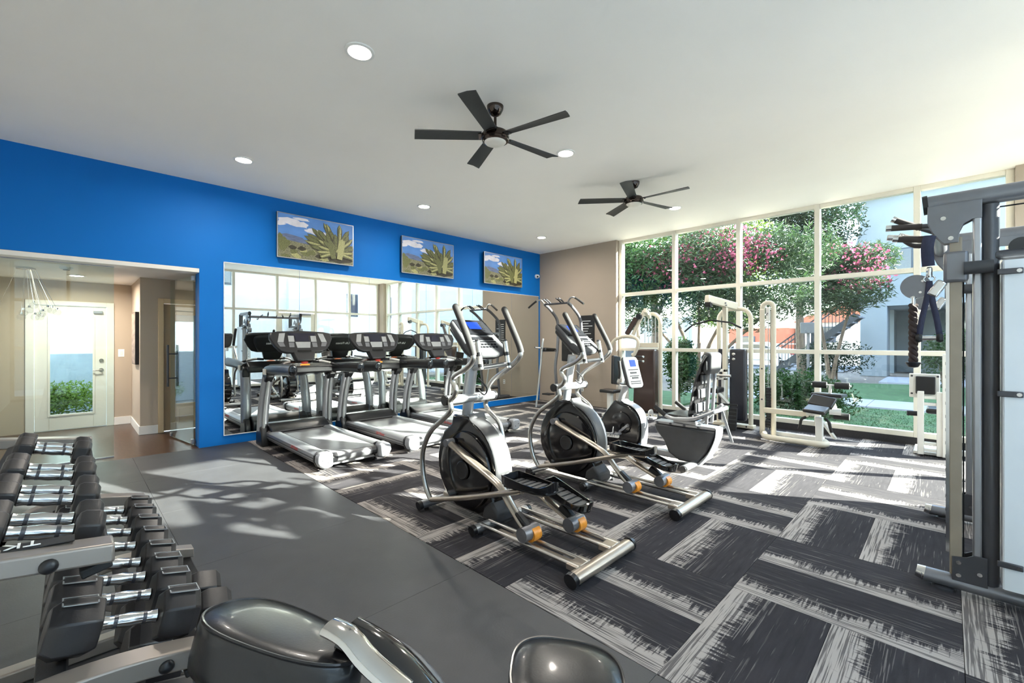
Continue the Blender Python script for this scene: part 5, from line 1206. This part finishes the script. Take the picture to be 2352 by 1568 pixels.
# adjustable bench in the foreground
bn = thing('adjustable_bench', 'black vinyl adjustable bench with raised back pad in the foreground', 'bench', (6.15, .62, 0), world=True)
def rounded_outline(L, W0, W1, n=10, e=2.6):
    pts = []
    for i in range(4 * n):
        a = 2 * math.pi * i / (4 * n); c, s_ = math.cos(a), math.sin(a)
        x = math.copysign(abs(c) ** (2 / e), c) * L / 2; f_ = (x / L + .5); w_ = W0 + (W1 - W0) * f_
        pts.append((x, math.copysign(abs(s_) ** (2 / e), s_) * w_ / 2))
    return pts
def pad(name, M, L, W0, W1, T, parent, crown=.012, e=2.6):
    o_ = rounded_outline(L, W0, W1, e=e); n = len(o_); mb = MB(); vs = []
    layers = [(.90, -T / 2), (.985, -T / 2 + .008), (1.0, -T / 4), (1.0, T / 4), (.985, T / 2 - .008), (.93, T / 2), (.6, T / 2 + crown * .7), (.25, T / 2 + crown)]
    for (sc, z) in layers: vs += [(x * sc, y * sc, z) for x, y in o_]
    fs = [tuple(reversed(range(n)))]
    for i in range(len(layers) - 1):
        for k in range(n): fs.append((i * n + k, i * n + (k + 1) % n, (i + 1) * n + (k + 1) % n, (i + 1) * n + k))
    fs.append(tuple((len(layers) - 1) * n + k for k in range(n)))
    p_ = mb.add(vs, fs).xf(M).build(name, 'vinyl', parent, angle=60)
    ring = [(x * .965, y * .965, T / 2 - .001) for x, y in o_]; ring.append(ring[0])
    MB().tube([M @ Vector(q) for q in ring], .004, 6).build('piping', 'vinyl', p_)
    return p_
def pt(u, v, d): return Vector((CAMX, 0, CAMH)) + Vector(ray(u, v)) * d
A_ = pt(525, 1400, 1.10); B_ = pt(795, 1512, .97)
dx = (B_ - A_).normalized(); nrm = Vector((-.20, .16, .96)); nrm = (nrm - dx * nrm.dot(dx)).normalized(); yv = nrm.cross(dx)
Mb = frame(((A_ + B_) / 2 - nrm * .05)[:], dx, yv)
pad('back_pad', Mb, (B_ - A_).length + .07, .24, .17, .115, bn, crown=.004, e=2.5)
C_ = pt(1300, 1580, 1.02)
sx = Vector((.75, .62, -.05)).normalized(); sy = Vector((0, 0, 1)).cross(sx).normalized()
pad('seat_pad', frame((C_.x, C_.y, C_.z), sx, sy), .27, .25, .22, .075, bn, crown=.008, e=2.8)
# chrome yoke and hinge cover between the pads
MB().tube(smooth_path([pt(752, 1436, .99), pt(800, 1462, .96), pt(850, 1520, .93), pt(930, 1590, .90)], 5), [.010] + [.024] * 15, 14, flat=(1.2, .6)).build('chrome_yoke', 'chrome', bn)
MB().tube(smooth_path([pt(800, 1452, 1.02), pt(865, 1490, 1.0), pt(930, 1545, .98), pt(1000, 1630, .95)], 5), .05, 16, flat=(1.0, .5)).build('hinge_cover', 'black_gloss', bn)
MB().tube(smooth_path([pt(880, 1485, 1.06), pt(935, 1520, 1.03), pt(990, 1580, 1.0), pt(1040, 1660, .97)], 5), .035, 14, flat=(1.0, .5)).build('adjust_sector', 'gunmetal', bn)
mid = (A_ + B_) / 2
MB().bar(mid - nrm * .05, Vector((6.0, .62, .33)), .06, .06).bar(Vector((C_.x, C_.y, C_.z - .04)), Vector((6.25, .80, .33)), .06, .06).build('pad_stem', 'gunmetal', bn, bev=.01)
MB().bar((5.80, .36, .28), (6.50, 1.06, .28), .07, .09).build('main_beam', 'gunmetal', bn, bev=.012)
MB().bar((5.84, .40, .28), (5.84, .40, .06), .06, .06).bar((6.46, 1.02, .28), (6.46, 1.02, .06), .06, .06).build('leg', 'gunmetal', bn, bev=.008)
for c in ((5.84, .40), (6.46, 1.02)):
    MB().bar((c[0] - .18, c[1] + .18, .035), (c[0] + .18, c[1] - .18, .035), .06, .05).build('floor_foot', 'gunmetal', bn, bev=.01)

# ================================================================ WALL ITEMS
mat('pic_sky', (70, 108, 158), .5, emit=0.140, noise=.18, nscale=4, stretch=(1, 1, 2))
mat('pic_cloud', (168, 166, 170), .5, emit=0.160, noise=.12, nscale=9)
mat('pic_hill', (78, 88, 112), .5, emit=0.120, noise=.3, nscale=14, stretch=(1, 1, 3))
mat('pic_scrub', (104, 102, 78), .5, emit=0.100, noise=.6, nscale=60)
mat('pic_cactus', (88, 90, 54), .5, emit=0.100, noise=.6, nscale=90)
mat('pic_cactus_pale', (140, 138, 92), .5, emit=0.100, noise=.5, nscale=90)
mat('pic_shadow', (48, 44, 30), .5, emit=0.080, noise=.4, nscale=22)
def make_tv(y0, label):
    y1, z0, z1 = y0 + 1.15, 2.625, 3.285
    t = thing('wall_television', label, 'television', (.0, (y0 + y1) / 2, z0), 0, 'televisions on the blue wall', world=True)
    MB().box(.002, .055, y0 + .35, y1 - .35, z0 + .15, z1 - .15).build('wall_bracket', 'black_matte', t)
    MB().box(.055, .095, y0, y1, z0, z1).build('housing', 'black_plastic', t, bev=.006)
    MB().box(.090, .0985, y0, y1, z0, z0 + .012).box(.090, .0985, y0, y1, z1 - .012, z1).box(.090, .0985, y0, y0 + .012, z0 + .012, z1 - .012).box(.090, .0985, y1 - .012, y1, z0 + .012, z1 - .012).build('bezel', 'silver', t)
    xx = [.0960]
    U = lambda u, v: (y0 + .012 + u * (1.15 - .024), z0 + .012 + v * (.66 - .024))
    def flat(name, poly, m):
        xx[0] += .00012
        cl = [U(min(max(u, 0), 1), min(max(v, 0), 1)) for u, v in poly]
        return MB().prism(cl, xx[0] - .0001, xx[0], 'yz').build(name, m, scr, smooth=False)
    scr = MB().box(.0945, .0960, y0 + .012, y1 - .012, z0 + .012, z1 - .012).build('screen', 'pic_sky', t, smooth=False)
    r = random.Random(5)
    def blob(cu, cv, ru, rv, n=16, jit=.25):
        return [(cu + ru * math.cos(a) * (1 + r.uniform(-jit, jit)), cv + rv * math.sin(a) * (1 + r.uniform(-jit, jit))) for a in [2 * math.pi * i / n for i in range(n)]]
    for c in ((.12, .84, .14, .08), (.27, .80, .12, .07), (.02, .76, .09, .04), (.44, .70, .10, .06), (.55, .66, .12, .05), (.30, .93, .10, .03)): flat('cloud_print', blob(*c), 'pic_cloud')
    flat('hill_print', [(0, .40), (.0, .50), (.10, .55), (.2, .53), (.3, .5), (.36, .43), (.5, .4), (1, .42), (1, .2), (0, .2)], 'pic_hill')
    flat('scrub_print', [(0, .0), (0, .40), (.1, .41), (.25, .38), (.4, .36), (.6, .34), (1, .34), (1, 0)], 'pic_scrub')
    for _ in range(16): flat('scrub_print', blob(r.uniform(0, .7), r.uniform(.02, .25), .05, .05), r.choice(['pic_cactus', 'pic_shadow', 'pic_cactus_pale']))
    def arm(u0, v0, u1, v1, w_, m):
        n = 8; dxx, dy = (u1 - u0) * 1.15, (v1 - v0) * .66; L = math.hypot(dxx, dy); nx, ny = -dy / L * w_, dxx / L * w_
        left = []; right = []
        for i in range(n + 1):
            f_ = i / n; s_ = (1.0 if f_ < .75 else math.sqrt(max(0, 1 - ((f_ - .75) / .25) ** 2))) * (.85 + .3 * f_) * (1 + r.uniform(-.05, .05))
            cu, cv = u0 + (u1 - u0) * f_, v0 + (v1 - v0) * f_
            left.append((cu + nx * s_ / 1.15, cv + ny * s_ / .66)); right.append((cu - nx * s_ / 1.15, cv - ny * s_ / .66))
        flat('cactus_print', left + right[::-1], m)
    for (a, b2) in ((.02, .55), (.08, .47), (.14, .40)): arm(.05, .15, a, b2, .035, 'pic_cactus')
    flat('shadow_print', blob(.80, .16, .20, .17), 'pic_shadow')
    arms = [(.36, .62, 'pic_cactus'), (.33, .46, 'pic_cactus_pale'), (.42, .78, 'pic_cactus'), (.52, .76, 'pic_cactus'), (.58, .95, 'pic_cactus_pale'), (.66, .80, 'pic_cactus'), (.80, .97, 'pic_cactus_pale'), (.94, .86, 'pic_cactus'), (.74, .72, 'pic_cactus'),
            (.99, .66, 'pic_cactus_pale'), (1.0, .48, 'pic_cactus'), (1.0, .30, 'pic_cactus_pale'), (.40, .34, 'pic_cactus'), (.50, .52, 'pic_cactus_pale'), (.48, .22, 'pic_cactus_pale'), (.62, .60, 'pic_cactus'), (.88, .60, 'pic_cactus_pale')]
    for i, (u, v, m) in enumerate(arms):
        for q in range(2):
            bu, bv = .78 + r.uniform(-.05, .05), .22 + r.uniform(-.03, .05); tu, tv = u + r.uniform(-.05, .05) * q, v - r.uniform(.0, .16) * q
            arm(bu, bv, tu, tv, .034, 'pic_shadow'); arm(bu, bv + .02, tu, tv, .025, 'pic_cactus'); arm(bu + .006, bv + .05, tu + .004, tv - .005, .013, m)
    arm(.80, .1, .84, .62, .05, 'pic_cactus_pale'); arm(.72, .1, .66, .52, .045, 'pic_cactus')
    return t
make_tv(2.09, 'wall television showing a cactus, nearest the hall opening')
make_tv(4.13, 'wall television showing a cactus, middle of the three')
make_tv(6.08, 'wall television showing a cactus, nearest the back corner')
sc_ = thing('security_camera', 'small white dome security camera at the end of the blue wall', 'camera', (.02, 7.82, 2.95), world=True)
MB().lathe([(0, 0), (.05, 0), (.05, .02), (.04, .03), (0, .03)], (.001, 7.82, 2.95), 20, Matrix.Rotation(math.pi / 2, 4, 'Y')).build('mount', 'white_print', sc_)
bc = MB().ball((.065, 7.80, 2.945), .045).build('ball', 'white_print', sc_); MB().cyl((.09, 7.77, 2.935), (.105, 7.755, 2.93), .022, 14).build('lens', 'black_gloss', bc)
po = thing('exercise_poster', 'black exercise chart poster on the back wall behind the second elliptical', 'poster', (1.38, 7.949, 1.75), world=True)
MB().box(1.20, 1.57, 7.936, 7.949, 1.35, 1.97).build('board', 'black_matte', po, bev=.003)
rr = random.Random(8)
for k in range(9):
    MB().box(1.25, 1.25 + rr.uniform(.14, .27), 7.934, 7.936, 1.40 + k * .055, 1.412 + k * .055).build('print_line', 'white_print', po)
ou = thing('wall_outlet', 'white electrical outlet low on the back wall', 'outlet', (1.25, 7.949, .35), world=True)
MB().box(1.21, 1.28, 7.943, 7.949, .30, .41).build('plate', 'white_print', ou, bev=.002)
for z in (.33, .38): MB().box(1.23, 1.26, 7.941, 7.943, z - .012, z + .012).build('socket', 'grey_panel', ou)
for o in list(bpy.data.objects):
    if '_o' in o: del o['_o']
